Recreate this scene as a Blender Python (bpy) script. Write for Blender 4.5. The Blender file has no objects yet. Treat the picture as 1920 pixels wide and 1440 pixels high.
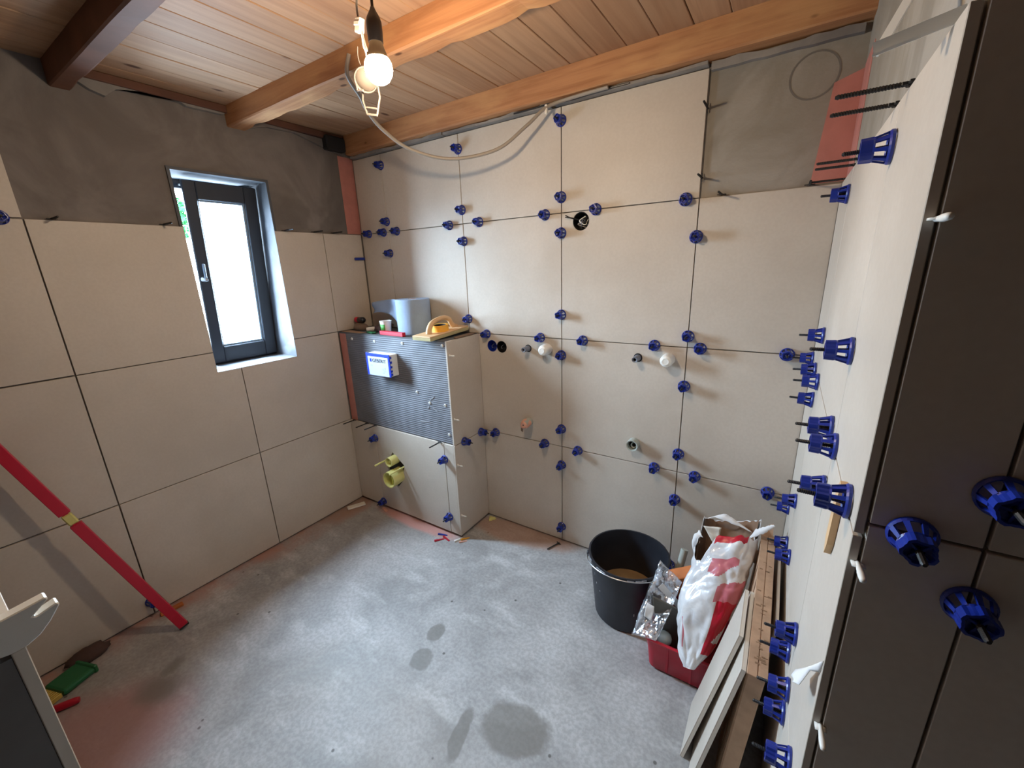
import bpy, bmesh, math, random
from mathutils import Vector, Matrix, Euler, noise
PI = math.pi
random.seed(7)
S = bpy.context.scene
COL = S.collection

# ------------------------------------------------------------------ camera
CAMH = 1.573
cd = bpy.data.cameras.new('camera'); cam = bpy.data.objects.new('camera', cd); COL.objects.link(cam)
cd.sensor_fit = 'HORIZONTAL'; cd.sensor_width = 36.0; cd.lens = 774.6 * 36.0 / 1920.0
cd.clip_start = 0.02; cd.clip_end = 200
rt = Vector((0.83979783, 0.54175948, -0.03516052)); up = Vector((-0.12005084, 0.24847497, 0.96117011)); fw = Vector((-0.52945953, 0.80296753, -0.27370743))
cam.matrix_world = Matrix(((rt.x, up.x, -fw.x, 0), (rt.y, up.y, -fw.y, 0), (rt.z, up.z, -fw.z, CAMH), (0, 0, 0, 1)))
S.camera = cam

# ------------------------------------------------------------------ sky, daylight portal, exposure
W = bpy.data.worlds.new('overcast_sky'); S.world = W; W.use_nodes = True
bg = W.node_tree.nodes['Background']
# Overcast sky gradient tuned for the room light: brighter zenith; dull ground below it
_wn = W.node_tree.nodes; _wl = W.node_tree.links
_tc = _wn.new('ShaderNodeTexCoord'); _sx = _wn.new('ShaderNodeSeparateXYZ'); _wl.new(_tc.outputs['Generated'], _sx.inputs[0])
_cr = _wn.new('ShaderNodeMapRange'); _cr.inputs['From Min'].default_value = 0.0; _cr.inputs['From Max'].default_value = 1.0
_cr.inputs['To Min'].default_value = 165.0; _cr.inputs['To Max'].default_value = 250.0; _wl.new(_sx.outputs[2], _cr.inputs['Value'])
_gr = _wn.new('ShaderNodeMapRange'); _gr.inputs['From Min'].default_value = -0.06; _gr.inputs['From Max'].default_value = 0.0
_gr.inputs['To Min'].default_value = 0.34; _gr.inputs['To Max'].default_value = 1.0; _wl.new(_sx.outputs[2], _gr.inputs['Value'])
_mu = _wn.new('ShaderNodeMath'); _mu.operation = 'MULTIPLY'; _wl.new(_cr.outputs[0], _mu.inputs[0]); _wl.new(_gr.outputs[0], _mu.inputs[1])
bg.inputs['Color'].default_value = (0.63, 0.82, 1.0, 1); _wl.new(_mu.outputs[0], bg.inputs['Strength'])
BULB_POWER = 580.0
BULB_COLOR = (1.0, 0.79, 0.55)
pl = bpy.data.lights.new('window_portal', 'AREA'); pl.shape = 'RECTANGLE'; pl.size = 0.40; pl.size_y = 0.93
pl.cycles.is_portal = True
po = bpy.data.objects.new('window_portal', pl); COL.objects.link(po)
po.location = (-2.72, 1.11, 1.575); 
po.rotation_euler = Vector((1, 0, 0)).to_track_quat('-Z', 'Y').to_euler()
S.view_settings.view_transform = 'Standard'; S.view_settings.look = 'None'
S.view_settings.gamma = 1.0; S.view_settings.use_curve_mapping = False
S.view_settings.exposure = 0.0
S.cycles.max_bounces = 8; S.cycles.diffuse_bounces = 6; S.cycles.transparent_max_bounces = 12
S.cycles.caustics_reflective = False; S.cycles.caustics_refractive = False
S.cycles.sample_clamp_indirect = 6.0

# ------------------------------------------------------------------ measured room
YB, XL, YF, XS, XR, YD = 1.898, -2.399, 1.611, -1.467, 0.1165, 0.653
J = [-2.139, -1.536, -0.936, -0.331]
ZL, ZM, ZT, ZTOP = 0.606, 1.206, 1.807, 2.249
ZC, ZBEAM = 2.37, 2.283
TT = 0.011      # tile thickness

# ------------------------------------------------------------------ node helpers
class NT:
    def __init__(self, name):
        self.m = bpy.data.materials.new(name); self.m.use_nodes = True
        self.t = self.m.node_tree; self.t.nodes.clear()
        self.out = self.n('ShaderNodeOutputMaterial'); self.b = self.n('ShaderNodeBsdfPrincipled')
        self.l(self.b.outputs[0], self.out.inputs[0])
    def n(self, ty, **k):
        x = self.t.nodes.new(ty)
        for a, v in k.items(): setattr(x, a, v)
        return x
    def l(self, a, b): self.t.links.new(a, b)
    def val(self, sock, v):
        if hasattr(v, 'links') or isinstance(v, bpy.types.NodeSocket): self.l(v, sock)
        else: sock.default_value = v
    def pos(self): return self.n('ShaderNodeNewGeometry').outputs['Position']
    def obj(self): return self.n('ShaderNodeTexCoord').outputs['Object']
    def rnd(self): return self.n('ShaderNodeObjectInfo').outputs['Random']
    def math(self, op, a, b=0.0, c=None, clamp=False):
        x = self.n('ShaderNodeMath', operation=op, use_clamp=clamp); self.val(x.inputs[0], a); self.val(x.inputs[1], b)
        if c is not None: self.val(x.inputs[2], c)
        return x.outputs[0]
    def vmath(self, op, a, b):
        x = self.n('ShaderNodeVectorMath', operation=op); self.val(x.inputs[0], a); self.val(x.inputs[1], b)
        return x.outputs['Value'] if op in ('LENGTH', 'DISTANCE', 'DOT_PRODUCT') else x.outputs[0]
    def noise(self, vec, scale, detail=4, rough=0.55, color=False, dist=0.0):
        x = self.n('ShaderNodeTexNoise'); self.val(x.inputs['Vector'], vec); x.inputs['Scale'].default_value = scale
        x.inputs['Detail'].default_value = detail; x.inputs['Roughness'].default_value = rough; x.inputs['Distortion'].default_value = dist
        return x.outputs['Color' if color else 'Fac']
    def ramp(self, f, lo, hi, a=0.0, b=1.0, smooth=True):
        x = self.n('ShaderNodeMapRange'); x.interpolation_type = 'SMOOTHSTEP' if smooth else 'LINEAR'
        self.val(x.inputs['Value'], f); x.inputs['From Min'].default_value = lo; x.inputs['From Max'].default_value = hi
        x.inputs['To Min'].default_value = a; x.inputs['To Max'].default_value = b
        return x.outputs[0]
    def mix(self, f, a, b, blend='MIX'):
        x = self.n('ShaderNodeMix', data_type='RGBA', blend_type=blend)
        self.val(x.inputs[0], f); self.val(x.inputs[6], c4(a)); self.val(x.inputs[7], c4(b))
        return x.outputs[2]
    def mapping(self, vec, scale=(1, 1, 1), loc=(0, 0, 0), rot=(0, 0, 0)):
        x = self.n('ShaderNodeMapping'); self.val(x.inputs['Vector'], vec)
        x.inputs['Scale'].default_value = scale; x.inputs['Rotation'].default_value = rot
        self.val(x.inputs['Location'], loc)
        return x.outputs[0]
    def bump(self, h, strength=0.2, dist=0.01):
        x = self.n('ShaderNodeBump'); x.inputs['Strength'].default_value = strength; x.inputs['Distance'].default_value = dist
        self.val(x.inputs['Height'], h); self.l(x.outputs[0], self.b.inputs['Normal'])
    def set(self, **k):
        names = dict(color='Base Color', rough='Roughness', metal='Metallic', spec='Specular IOR Level', trans='Transmission Weight', emis='Emission Color', estr='Emission Strength', coat='Coat Weight', alpha='Alpha')
        for a, v in k.items():
            if a in ('color', 'emis'): v = c4(v)
            self.val(self.b.inputs[names[a]], v)
        return self
def c4(v):
    if isinstance(v, (tuple, list)) and len(v) == 3: return (*v, 1)
    return v
def srgb(r, g, b):
    f = lambda c: ((c / 255 + 0.055) / 1.055) ** 2.4 if c > 10 else c / 255 / 12.92
    return (f(r), f(g), f(b))
def simple(name, col, rough=0.5, metal=0.0, spec=0.5, var=0.0, scale=8.0, bump=0.0, bscale=40.0):
    m = NT(name)
    c = col
    if var:
        f = m.noise(m.obj(), scale, 5)
        c = m.mix(m.ramp(f, 0.3, 0.7), tuple(x * (1 - var) for x in col), tuple(min(1, x * (1 + var)) for x in col))
    m.set(color=c, rough=rough, metal=metal, spec=spec)
    if bump: m.bump(m.noise(m.obj(), bscale, 4), bump, 0.004)
    return m.m

# ------------------------------------------------------------------ materials
def tile_material():
    m = NT('porcelain_tile'); p = m.pos()
    f = m.noise(p, 1.7, 6, 0.6); g = m.noise(p, 90, 2, 0.5)
    c = m.mix(m.ramp(f, 0.3, 0.72), srgb(190, 179, 167), srgb(208, 198, 187))
    c = m.mix(m.math('MULTIPLY', m.rnd(), 0.35), c, srgb(190, 182, 172))
    c = m.mix(m.ramp(g, 0.35, 0.65, 0.0, 0.10), c, srgb(165, 152, 140))
    m.set(color=c, rough=m.ramp(f, 0.3, 0.7, 0.42, 0.55), spec=0.35)
    m.bump(g, 0.03, 0.002)
    return m.m
def plaster_material(name, a, b, seedloc=(0, 0, 0)):
    m = NT(name); p = m.mapping(m.pos(), loc=seedloc)
    f = m.noise(p, 3.0, 7, 0.62, dist=0.8); g = m.noise(p, 60, 4)
    c = m.mix(m.ramp(f, 0.32, 0.7), a, b)
    c = m.mix(m.ramp(m.noise(p, 1.3, 4, dist=1.5), 0.52, 0.6, 0, 0.45), c, tuple(x * 0.62 for x in a))
    m.set(color=c, rough=0.9, spec=0.15)
    m.bump(m.math('ADD', f, m.math('MULTIPLY', g, 0.25)), 0.35, 0.012)
    return m.m
def plank_material():
    m = NT('pine_board'); r = m.rnd()
    off = m.n('ShaderNodeCombineXYZ'); m.l(m.math('MULTIPLY', r, 31.7), off.inputs[0]); m.l(m.math('MULTIPLY', r, 17.3), off.inputs[1])
    p = m.vmath('ADD', m.pos(), off.outputs[0])
    s = m.mapping(p, scale=(34, 1.6, 20)); f = m.noise(s, 1.0, 5, 0.6, dist=0.7)
    wv = m.noise(m.mapping(p, scale=(9, 0.7, 4)), 1.0, 3, 0.5)
    base = m.mix(r, srgb(164, 126, 96), srgb(184, 146, 114))
    c = m.mix(m.ramp(f, 0.35, 0.72, 0, 0.45), base, srgb(132, 92, 66)); c = m.mix(m.ramp(wv, 0.45, 0.75, 0, 0.35), c, srgb(180, 150, 122))
    v = m.n('ShaderNodeTexVoronoi'); m.val(v.inputs['Vector'], m.mapping(p, scale=(7.5, 3.2, 0.01))); v.inputs['Scale'].default_value = 1.0
    k = m.ramp(v.outputs['Distance'], 0.05, 0.12, 1, 0)
    c = m.mix(k, c, srgb(92, 58, 38))
    m.set(color=c, rough=0.62, spec=0.3); m.bump(f, 0.15, 0.004)
    return m.m
def beam_material():
    m = NT('spruce_beam'); r = m.rnd(); p = m.obj()
    s = m.mapping(p, scale=(2.2, 40, 40)); f = m.noise(s, 1.0, 6, 0.62, dist=0.5)
    b2 = m.noise(m.mapping(p, scale=(3, 9, 9)), 1.0, 4)
    c = m.mix(m.ramp(f, 0.32, 0.7), srgb(184, 134, 94), srgb(158, 108, 74))
    c = m.mix(m.ramp(b2, 0.45, 0.72, 0, 0.55), c, srgb(205, 160, 112))
    v = m.n('ShaderNodeTexVoronoi'); m.val(v.inputs['Vector'], m.mapping(p, scale=(5, 11, 11))); v.inputs['Scale'].default_value = 1.0
    c = m.mix(m.ramp(v.outputs['Distance'], 0.06, 0.12, 0.85, 0), c, srgb(80, 46, 28))
    m.set(color=c, rough=0.7, spec=0.25); m.bump(f, 0.3, 0.005)
    return m.m
def ellipse_mask(m, p, cx, cy, rx, ry, rot=0.0, rag=0.25, nscale=6.0, soft=0.12):
    q = m.vmath('SUBTRACT', p, (cx, cy, 0))
    q = m.mapping(q, rot=(0, 0, -rot))
    q = m.vmath('MULTIPLY', q, (1 / rx, 1 / ry, 0))
    d = m.vmath('LENGTH', q, (0, 0, 0))
    nz = m.math('MULTIPLY', m.math('SUBTRACT', m.noise(p, nscale, 4, 0.55), 0.5), rag * 4)
    return m.ramp(m.math('ADD', d, nz), 1 - soft, 1 + soft, 1, 0)
def floor_material():
    m = NT('concrete_screed'); p = m.pos()
    f = m.noise(p, 2.6, 7, 0.62, dist=0.6); g = m.noise(m.mapping(p, rot=(0, 0, 0.7), scale=(4, 11, 1)), 1.0, 5, 0.6); h = m.noise(p, 70, 3)
    c = m.mix(m.ramp(f, 0.32, 0.68), srgb(152, 152, 153), srgb(188, 188, 190))
    c = m.mix(m.ramp(g, 0.50, 0.72, 0, 0.5), c, srgb(216, 217, 219))
    c = m.mix(m.ramp(h, 0.35, 0.65, 0, 0.30), c, srgb(112, 111, 110))
    c = m.mix(m.ramp(m.noise(p, 1.1, 3), 0.5, 0.68, 0, 0.35), c, srgb(140, 130, 120))
    # small dark specks and drips
    v = m.n('ShaderNodeTexVoronoi'); m.val(v.inputs['Vector'], p); v.inputs['Scale'].default_value = 9.0
    c = m.mix(m.ramp(v.outputs['Distance'], 0.035, 0.07, 0.8, 0), c, srgb(80, 78, 76))
    # pink primer left along the walls and the box
    px = m.n('ShaderNodeSeparateXYZ'); m.l(p, px.inputs[0])
    nz = m.math('MULTIPLY', m.math('SUBTRACT', m.noise(p, 4.5, 5), 0.5), 0.22)
    left = m.ramp(m.math('ADD', px.outputs[0], nz), -2.36, -2.22, 1, 0)
    pink = (srgb(190, 122, 112))
    k = m.math('MULTIPLY', left, m.ramp(m.noise(p, 5, 4), 0.34, 0.62, 0.25, 1.0))
    c = m.mix(k, c, srgb(176, 136, 124))
    k = m.math('MULTIPLY', left, m.ramp(px.outputs[1], 0.9, 1.5, 0, 0.6)); c = m.mix(k, c, srgb(150, 125, 108))
    c = m.mix(m.math('MULTIPLY', ellipse_mask(m, p, -1.86, 0.08, 0.26, 0.20, 0.5, 0.16, 5, 0.45), 0.8), c, srgb(170, 128, 126))
    c = m.mix(m.math('MULTIPLY', ellipse_mask(m, p, -1.84, 1.60, 0.34, 0.06, 0, 0.10, 8, 0.3), 0.85), c, srgb(205, 150, 140))
    c = m.mix(m.math('MULTIPLY', ellipse_mask(m, p, -1.18, 1.84, 0.34, 0.11, 0.10, 0.12, 7, 0.25), 0.65), c, srgb(172, 134, 114))
    # wet patches
    wet = None
    for a in ((-0.62, 0.875, 0.125, 0.085, 0.25, 0.17, 12), (-0.775, 0.76, 0.028, 0.085, 0.25, 0.3, 10), (-1.14, 1.03, 0.035, 0.05, 0.3, 0.25, 14), (-1.10, 0.90, 0.045, 0.05, 0.3, 0.25, 14),
              (-1.98, 0.33, 0.03, 0.05, 0.4, 0.3, 14, 0.5), (-1.90, 0.26, 0.08, 0.06, 0.4, 0.3, 10, 0.6)):
        k = ellipse_mask(m, p, a[0], a[1], a[2], a[3], a[4], a[5], a[6], a[7] if len(a) > 7 else 0.14)
        wet = k if wet is None else m.math('MAXIMUM', wet, k)
    c = m.mix(m.math('MULTIPLY', wet, 0.72), c, srgb(116, 114, 110))
    m.set(color=c, rough=m.math('SUBTRACT', m.ramp(f, 0.3, 0.7, 0.5, 0.66), m.math('MULTIPLY', wet, 0.12)), spec=0.4)
    m.bump(m.math('ADD', m.math('MULTIPLY', g, 0.6), m.math('MULTIPLY', h, 0.25)), 0.25, 0.006)
    return m.m
def bag_material():
    m = NT('printed_sack_paper'); p = m.obj()
    m.set(color=m.mix(m.ramp(m.noise(p, 14, 4), 0.4, 0.62), srgb(226, 228, 232), srgb(206, 208, 214)), rough=0.28, coat=0.5, spec=0.5)
    m.bump(m.noise(p, 13, 3, 0.5, dist=0.8), 0.5, 0.012)
    return m.m
def film_material():
    m = NT('clear_plastic_film'); m.t.nodes.remove(m.b)
    tr = m.n('ShaderNodeBsdfTransparent'); tr.inputs[0].default_value = (0.92, 0.94, 0.97, 1)
    gl = m.n('ShaderNodeBsdfGlossy'); gl.inputs['Color'].default_value = (0.9, 0.93, 1, 1); gl.inputs['Roughness'].default_value = 0.12
    df = m.n('ShaderNodeBsdfDiffuse'); df.inputs[0].default_value = (0.8, 0.83, 0.88, 1)
    f = m.noise(m.pos(), 24, 3, 0.5, dist=1.0)
    bp = m.n('ShaderNodeBump'); bp.inputs['Strength'].default_value = 0.7; bp.inputs['Distance'].default_value = 0.012; m.l(f, bp.inputs['Height'])
    m.l(bp.outputs[0], gl.inputs['Normal']); m.l(bp.outputs[0], df.inputs['Normal'])
    a = m.n('ShaderNodeMixShader'); a.inputs[0].default_value = 0.26; m.l(tr.outputs[0], a.inputs[1]); m.l(gl.outputs[0], a.inputs[2])
    b = m.n('ShaderNodeMixShader'); m.l(m.ramp(f, 0.4, 0.7, 0.06, 0.34), b.inputs[0]); m.l(a.outputs[0], b.inputs[1]); m.l(df.outputs[0], b.inputs[2])
    m.l(b.outputs[0], m.out.inputs[0])
    return m.m
def pane_material():
    m = NT('window_glass'); m.t.nodes.remove(m.b)
    tr = m.n('ShaderNodeBsdfTransparent'); tr.inputs[0].default_value = (0.95, 0.97, 0.98, 1)
    gl = m.n('ShaderNodeBsdfGlossy'); gl.inputs['Roughness'].default_value = 0.02
    fr = m.n('ShaderNodeLayerWeight'); fr.inputs['Blend'].default_value = 0.5; fk = m.math('ADD', m.math('MULTIPLY', m.math('POWER', fr.outputs['Facing'], 5.0), 0.6), 0.035)
    a = m.n('ShaderNodeMixShader'); m.l(fk, a.inputs[0]); m.l(tr.outputs[0], a.inputs[1]); m.l(gl.outputs[0], a.inputs[2])
    m.l(a.outputs[0], m.out.inputs[0])
    return m.m
def emit_material(name, col, strength):
    m = NT(name); m.set(color=(1, 1, 1), emis=col, estr=strength, rough=0.4)
    return m.m
M = dict(
    tile=tile_material(),
    plaster=plaster_material('grey_wall_plaster', srgb(110, 103, 99), srgb(132, 125, 121)),
    patch=plaster_material('grey_tile_adhesive', srgb(140, 133, 122), srgb(160, 154, 146), (3, 1, 5)),
    mortar=plaster_material('pale_mortar', srgb(122, 118, 116), srgb(150, 145, 140), (9, 4, 1)),
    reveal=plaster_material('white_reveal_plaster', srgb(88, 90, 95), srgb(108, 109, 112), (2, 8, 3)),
    plank=plank_material(), beam=beam_material(), floor=floor_material(), sack=bag_material(), film=film_material(), pane=pane_material(),
    room=simple('rough_grey_wall', srgb(110, 104, 98), 0.9, var=0.1),
    pink=simple('pink_waterproofing', srgb(186, 122, 112), 0.6, var=0.08, scale=14, bump=0.2),
    blue=simple('blue_plastic', srgb(24, 46, 142), 0.33, var=0.05),
    blue2=simple('blue_printed_border', srgb(30, 60, 190), 0.4),
    black=simple('black_plastic', srgb(26, 24, 26), 0.42),
    stem=simple('black_nylon_stem', srgb(24, 22, 24), 0.5),
    rubble=simple('black_rubber_bucket', srgb(34, 36, 44), 0.45, var=0.25, scale=10, bump=0.25, bscale=18),
    scuff=simple('dried_splash', srgb(150, 152, 160), 0.6, var=0.3, scale=60),
    white=simple('white_plastic', srgb(236, 236, 232), 0.42),
    cream=simple('cream_tile_body', srgb(224, 218, 208), 0.7, var=0.04),
    card_paper=simple('label_card_paper', srgb(178, 186, 198), 0.6),
    paper=simple('white_paper', srgb(226, 226, 228), 0.8),
    frame=simple('anthracite_frame', srgb(38, 42, 50), 0.42, var=0.04),
    bead=simple('skylit_bead', srgb(128, 146, 164), 0.35),  # skylight's pale blue put into the bead colour
    steel=simple('brushed_steel', srgb(190, 192, 196), 0.3, metal=0.9),
    foil=simple('grey_ribbed_board', srgb(112, 114, 122), 0.62, spec=0.3, var=0.12, scale=7),
    smear=simple('pale_adhesive_smear', srgb(146, 148, 154), 0.7, var=0.1),
    yellow=simple('pale_yellow_plastic', srgb(214, 208, 134), 0.42, var=0.04),
    yellow2=simple('yellow_plastic_inner', srgb(216, 206, 98), 0.45),
    red=simple('red_painted_aluminium', srgb(188, 24, 54), 0.38),
    redtub=simple('red_plastic_tub', srgb(176, 20, 46), 0.36, var=0.08),
    redprint=simple('red_print', srgb(188, 24, 50), 0.3, bump=0.3, bscale=14),
    pinkprint=simple('faded_red_print', srgb(196, 112, 124), 0.3, bump=0.3, bscale=14),
    greyprint=simple('grey_print', srgb(166, 168, 172), 0.3, bump=0.3, bscale=14),
    beamshade=simple('shade_toned_beam', srgb(112, 72, 52), 0.7, var=0.2, scale=5),  # brown darkened for the shade on this beam's camera face
    kraft=simple('brown_kraft_paper', srgb(120, 92, 72), 0.85, var=0.15, scale=12, bump=0.3),
    dark=simple('void_shade', srgb(20, 18, 18), 0.8),  # near-black standing in for the shade inside holes and gaps
    beamgapshade=simple('beam_end_gap_shade', srgb(30, 28, 30), 0.9, bump=0.4),
    card=simple('corrugated_cardboard', srgb(178, 146, 120), 0.85, var=0.14, scale=16, bump=0.25, bscale=60),
    cardmark=simple('brown_ink', srgb(138, 108, 84), 0.85),
    wood=simple('planed_wood', srgb(206, 170, 128), 0.6, var=0.08, scale=12),
    brownwood=simple('reddish_wood', srgb(184, 104, 48), 0.6, var=0.16, scale=10, bump=0.2),
    darkwood=simple('dark_brown_board', srgb(92, 58, 44), 0.75, var=0.15, scale=6),
    grout=simple('float_sponge_face', srgb(176, 164, 124), 0.95, var=0.1, bump=0.5, bscale=90),
    bluepaper=simple('blue_paper_towel', srgb(146, 164, 190), 0.95, var=0.05, scale=10, bump=0.3, bscale=80),
    greypipe=simple('grey_pipe_plastic', srgb(112, 116, 128), 0.4),
    greypipe2=simple('light_grey_pipe', srgb(170, 176, 170), 0.4),
    copper=simple('pinkish_pipe_tape', srgb(214, 160, 140), 0.5, var=0.1, scale=30),
    trowel=simple('grey_trowel_blade', srgb(92, 90, 84), 0.55, var=0.12),
    mortarmix=simple('wet_mortar', srgb(164, 134, 96), 0.7, var=0.15, bump=0.5, bscale=25),
    green=simple('dark_green_plastic', srgb(26, 98, 56), 0.45),
    label=simple('green_label', srgb(72, 150, 62), 0.5),
    tape=simple('yellow_tape', srgb(240, 176, 60), 0.45),
    brown=simple('brown_sponge', srgb(120, 98, 82), 0.9, bump=0.4),
    cloth=simple('dark_brown_cloth', srgb(74, 54, 48), 0.95, var=0.2, bump=0.4),
    bulbbase=simple('beige_bulb_collar', srgb(140, 122, 96), 0.6),
    bracket=simple('glare_toned_plastic', srgb(118, 108, 100), 0.5),  # pale bracket plastic, its colour darkened to offset the near bulb's glare
    cable=simple('grey_cable_sheath', srgb(150, 142, 134), 0.5),
    foliage=simple('dark_green_leaves', (0.008, 0.042, 0.012), 0.9, spec=0.0, var=0.3, scale=6),
    vial=simple('spirit_vial', srgb(210, 200, 120), 0.2),
    ink=simple('black_ink', srgb(30, 32, 38), 0.6),
    pencil=simple('pencil_line', srgb(112, 106, 100), 0.9),
    straw=simple('straw_bristles', srgb(196, 168, 84), 0.9),
    corewall=simple('dark_grey_board_edge', srgb(118, 118, 120), 0.9, var=0.1),
)
M['bulb'] = emit_material('lit_bulb_glass', BULB_COLOR, BULB_POWER)

# ------------------------------------------------------------------ mesh helpers
def thing(name, label, cat, loc=(0, 0, 0), group=None):
    o = bpy.data.objects.new(name, None); COL.objects.link(o); o.empty_display_size = 0.05
    o.location = loc; o['label'] = label; o['category'] = cat
    if group: o['group'] = group
    return o
def tag(o, label, cat, group=None):
    o['label'] = label; o['category'] = cat
    if group: o['group'] = group
    return o
def origin_of(p):
    v = Vector((0, 0, 0))
    while p is not None: v = v + p.location; p = p.parent
    return v
def link_mesh(name, me, mat, parent=None, smooth=False, world=True):
    """mesh given in world coordinates when world=True; re-based on its parent"""
    if mat is not None and not me.materials: me.materials.append(mat)
    o = bpy.data.objects.new(name, me); COL.objects.link(o)
    if parent is not None:
        if world: me.transform(Matrix.Translation(-origin_of(parent)))
        o.parent = parent
    elif world and len(me.vertices):
        c = sum((v.co for v in me.vertices), Vector()) / len(me.vertices)
        me.transform(Matrix.Translation(-c)); o.location = c
    if smooth:
        for f in me.polygons: f.use_smooth = True
    return o
def mesh(name, verts, faces, mat, parent=None, smooth=False, world=True):
    me = bpy.data.meshes.new(name); me.from_pydata([tuple(v) for v in verts], [], faces)
    me.validate(); me.update()
    bm = bmesh.new(); bm.from_mesh(me); bmesh.ops.recalc_face_normals(bm, faces=bm.faces); bm.to_mesh(me); bm.free()
    return link_mesh(name, me, mat, parent, smooth, world)
def frombm(name, bm, mat, parent=None, smooth=False, world=True, normals=True):
    if normals: bmesh.ops.recalc_face_normals(bm, faces=bm.faces)
    me = bpy.data.meshes.new(name); bm.to_mesh(me); bm.free()
    return link_mesh(name, me, mat, parent, smooth, world)
BOXF = [(0, 1, 3, 2), (4, 6, 7, 5), (0, 4, 5, 1), (2, 3, 7, 6), (0, 2, 6, 4), (1, 5, 7, 3)]
def addbox(bm, x0, x1, y0, y1, z0, z1, mtx=None):
    vs = [Vector((x, y, z)) for x in (x0, x1) for y in (y0, y1) for z in (z0, z1)]
    if mtx is not None: vs = [mtx @ v for v in vs]
    b = [bm.verts.new(v) for v in vs]
    for f in BOXF: bm.faces.new([b[i] for i in f])
    return b
def box(name, x0, x1, y0, y1, z0, z1, mat, parent=None, bevel=0.0, mtx=None, seg=1, world=True):
    bm = bmesh.new(); addbox(bm, x0, x1, y0, y1, z0, z1, mtx)
    if bevel: bmesh.ops.bevel(bm, geom=list(bm.edges), offset=bevel, segments=seg, affect='EDGES', profile=0.5)
    return frombm(name, bm, mat, parent, world=world)
def extrude(name, pts, axis, a, b, mat, parent=None, bevel=0.0):
    """2-D polygon pts extruded along axis from a to b; for 'X' pts are (y,z), 'Y' (x,z), 'Z' (x,y)"""
    def P(p, t): return {'X': (t, p[0], p[1]), 'Y': (p[0], t, p[1]), 'Z': (p[0], p[1], t)}[axis]
    n = len(pts); vs = [P(p, a) for p in pts] + [P(p, b) for p in pts]
    fs = [tuple(range(n)), tuple(range(2 * n - 1, n - 1, -1))] + [(i, (i + 1) % n, n + (i + 1) % n, n + i) for i in range(n)]
    bm = bmesh.new(); vv = [bm.verts.new(v) for v in vs]
    for f in fs: bm.faces.new([vv[i] for i in f])
    bmesh.ops.recalc_face_normals(bm, faces=bm.faces)
    if bevel: bmesh.ops.bevel(bm, geom=list(bm.edges), offset=bevel, segments=1, affect='EDGES')
    bmesh.ops.triangulate(bm, faces=[f for f in bm.faces if len(f.verts) > 4])
    return frombm(name, bm, mat, parent)
def frame_of(axis):
    axis = Vector(axis).normalized(); q = Vector((0, 0, 1)).rotation_difference(axis); return q.to_matrix().to_4x4()
def addlathe(bm, prof, n=20, mtx=Matrix.Identity(4), mod=None, closed=False):
    """prof: list of (r,z)"""
    rings = []
    for (r, z) in prof:
        if r < 1e-6: rings.append([bm.verts.new(mtx @ Vector((0, 0, z)))])
        else:
            ring = []
            for i in range(n):
                a = 2 * PI * i / n; rr = r * (mod(a, z) if mod else 1)
                ring.append(bm.verts.new(mtx @ Vector((rr * math.cos(a), rr * math.sin(a), z))))
            rings.append(ring)
    pairs = list(zip(rings, rings[1:])) + ([(rings[-1], rings[0])] if closed else [])
    for A, B in pairs:
        for i in range(n):
            j = (i + 1) % n
            if len(A) == 1 and len(B) == 1: continue
            if len(A) == 1: bm.faces.new((A[0], B[i], B[j]))
            elif len(B) == 1: bm.faces.new((A[i], A[j], B[0]))
            else: bm.faces.new((A[i], A[j], B[j], B[i]))
def lathe(name, prof, mat, parent=None, loc=(0, 0, 0), axis=(0, 0, 1), n=20, smooth=True, mod=None, closed=False, world=True):
    bm = bmesh.new(); addlathe(bm, prof, n, Matrix.Translation(Vector(loc)) @ frame_of(axis), mod, closed)
    o = frombm(name, bm, mat, parent, smooth, world)
    if smooth: autosmooth(o)
    return o
def autosmooth(o, ang=35):
    me = o.data; bm = bmesh.new(); bm.from_mesh(me)
    for e in bm.edges:
        if len(e.link_faces) == 2 and e.calc_face_angle(0) > math.radians(ang): e.smooth = False
    bm.to_mesh(me); bm.free()
def spline(pts, per=6):
    pts = [Vector(p) for p in pts]; out = []
    for i in range(len(pts) - 1):
        p0 = pts[max(i - 1, 0)]; p1 = pts[i]; p2 = pts[i + 1]; p3 = pts[min(i + 2, len(pts) - 1)]
        for k in range(per):
            t = k / per
            out.append(0.5 * ((2 * p1) + (p2 - p0) * t + (2 * p0 - 5 * p1 + 4 * p2 - p3) * t * t + (3 * p1 - p0 - 3 * p2 + p3) * t ** 3))
    out.append(pts[-1]); return out
def addtube(bm, path, r, n=8, cap=True, rfun=None):
    path = [Vector(p) for p in path]; up = None; rings = []
    for i, p in enumerate(path):
        d = (path[min(i + 1, len(path) - 1)] - path[max(i - 1, 0)]).normalized()
        if up is None: up = d.orthogonal().normalized()
        up = (up - d * up.dot(d)).normalized(); s = d.cross(up)
        rr = rfun(i / (len(path) - 1)) if rfun else r
        rings.append([bm.verts.new(p + rr * (math.cos(2 * PI * k / n) * up + math.sin(2 * PI * k / n) * s)) for k in range(n)])
    for A, B in zip(rings, rings[1:]):
        for k in range(n): bm.faces.new((A[k], A[(k + 1) % n], B[(k + 1) % n], B[k]))
    if cap: bm.faces.new(rings[0][::-1]); bm.faces.new(rings[-1])
def tube(name, path, r, mat, parent=None, n=8, smooth=True, rfun=None):
    bm = bmesh.new(); addtube(bm, path, r, n, True, rfun)
    o = frombm(name, bm, mat, parent, smooth)
    if smooth: autosmooth(o, 50)
    return o
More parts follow.
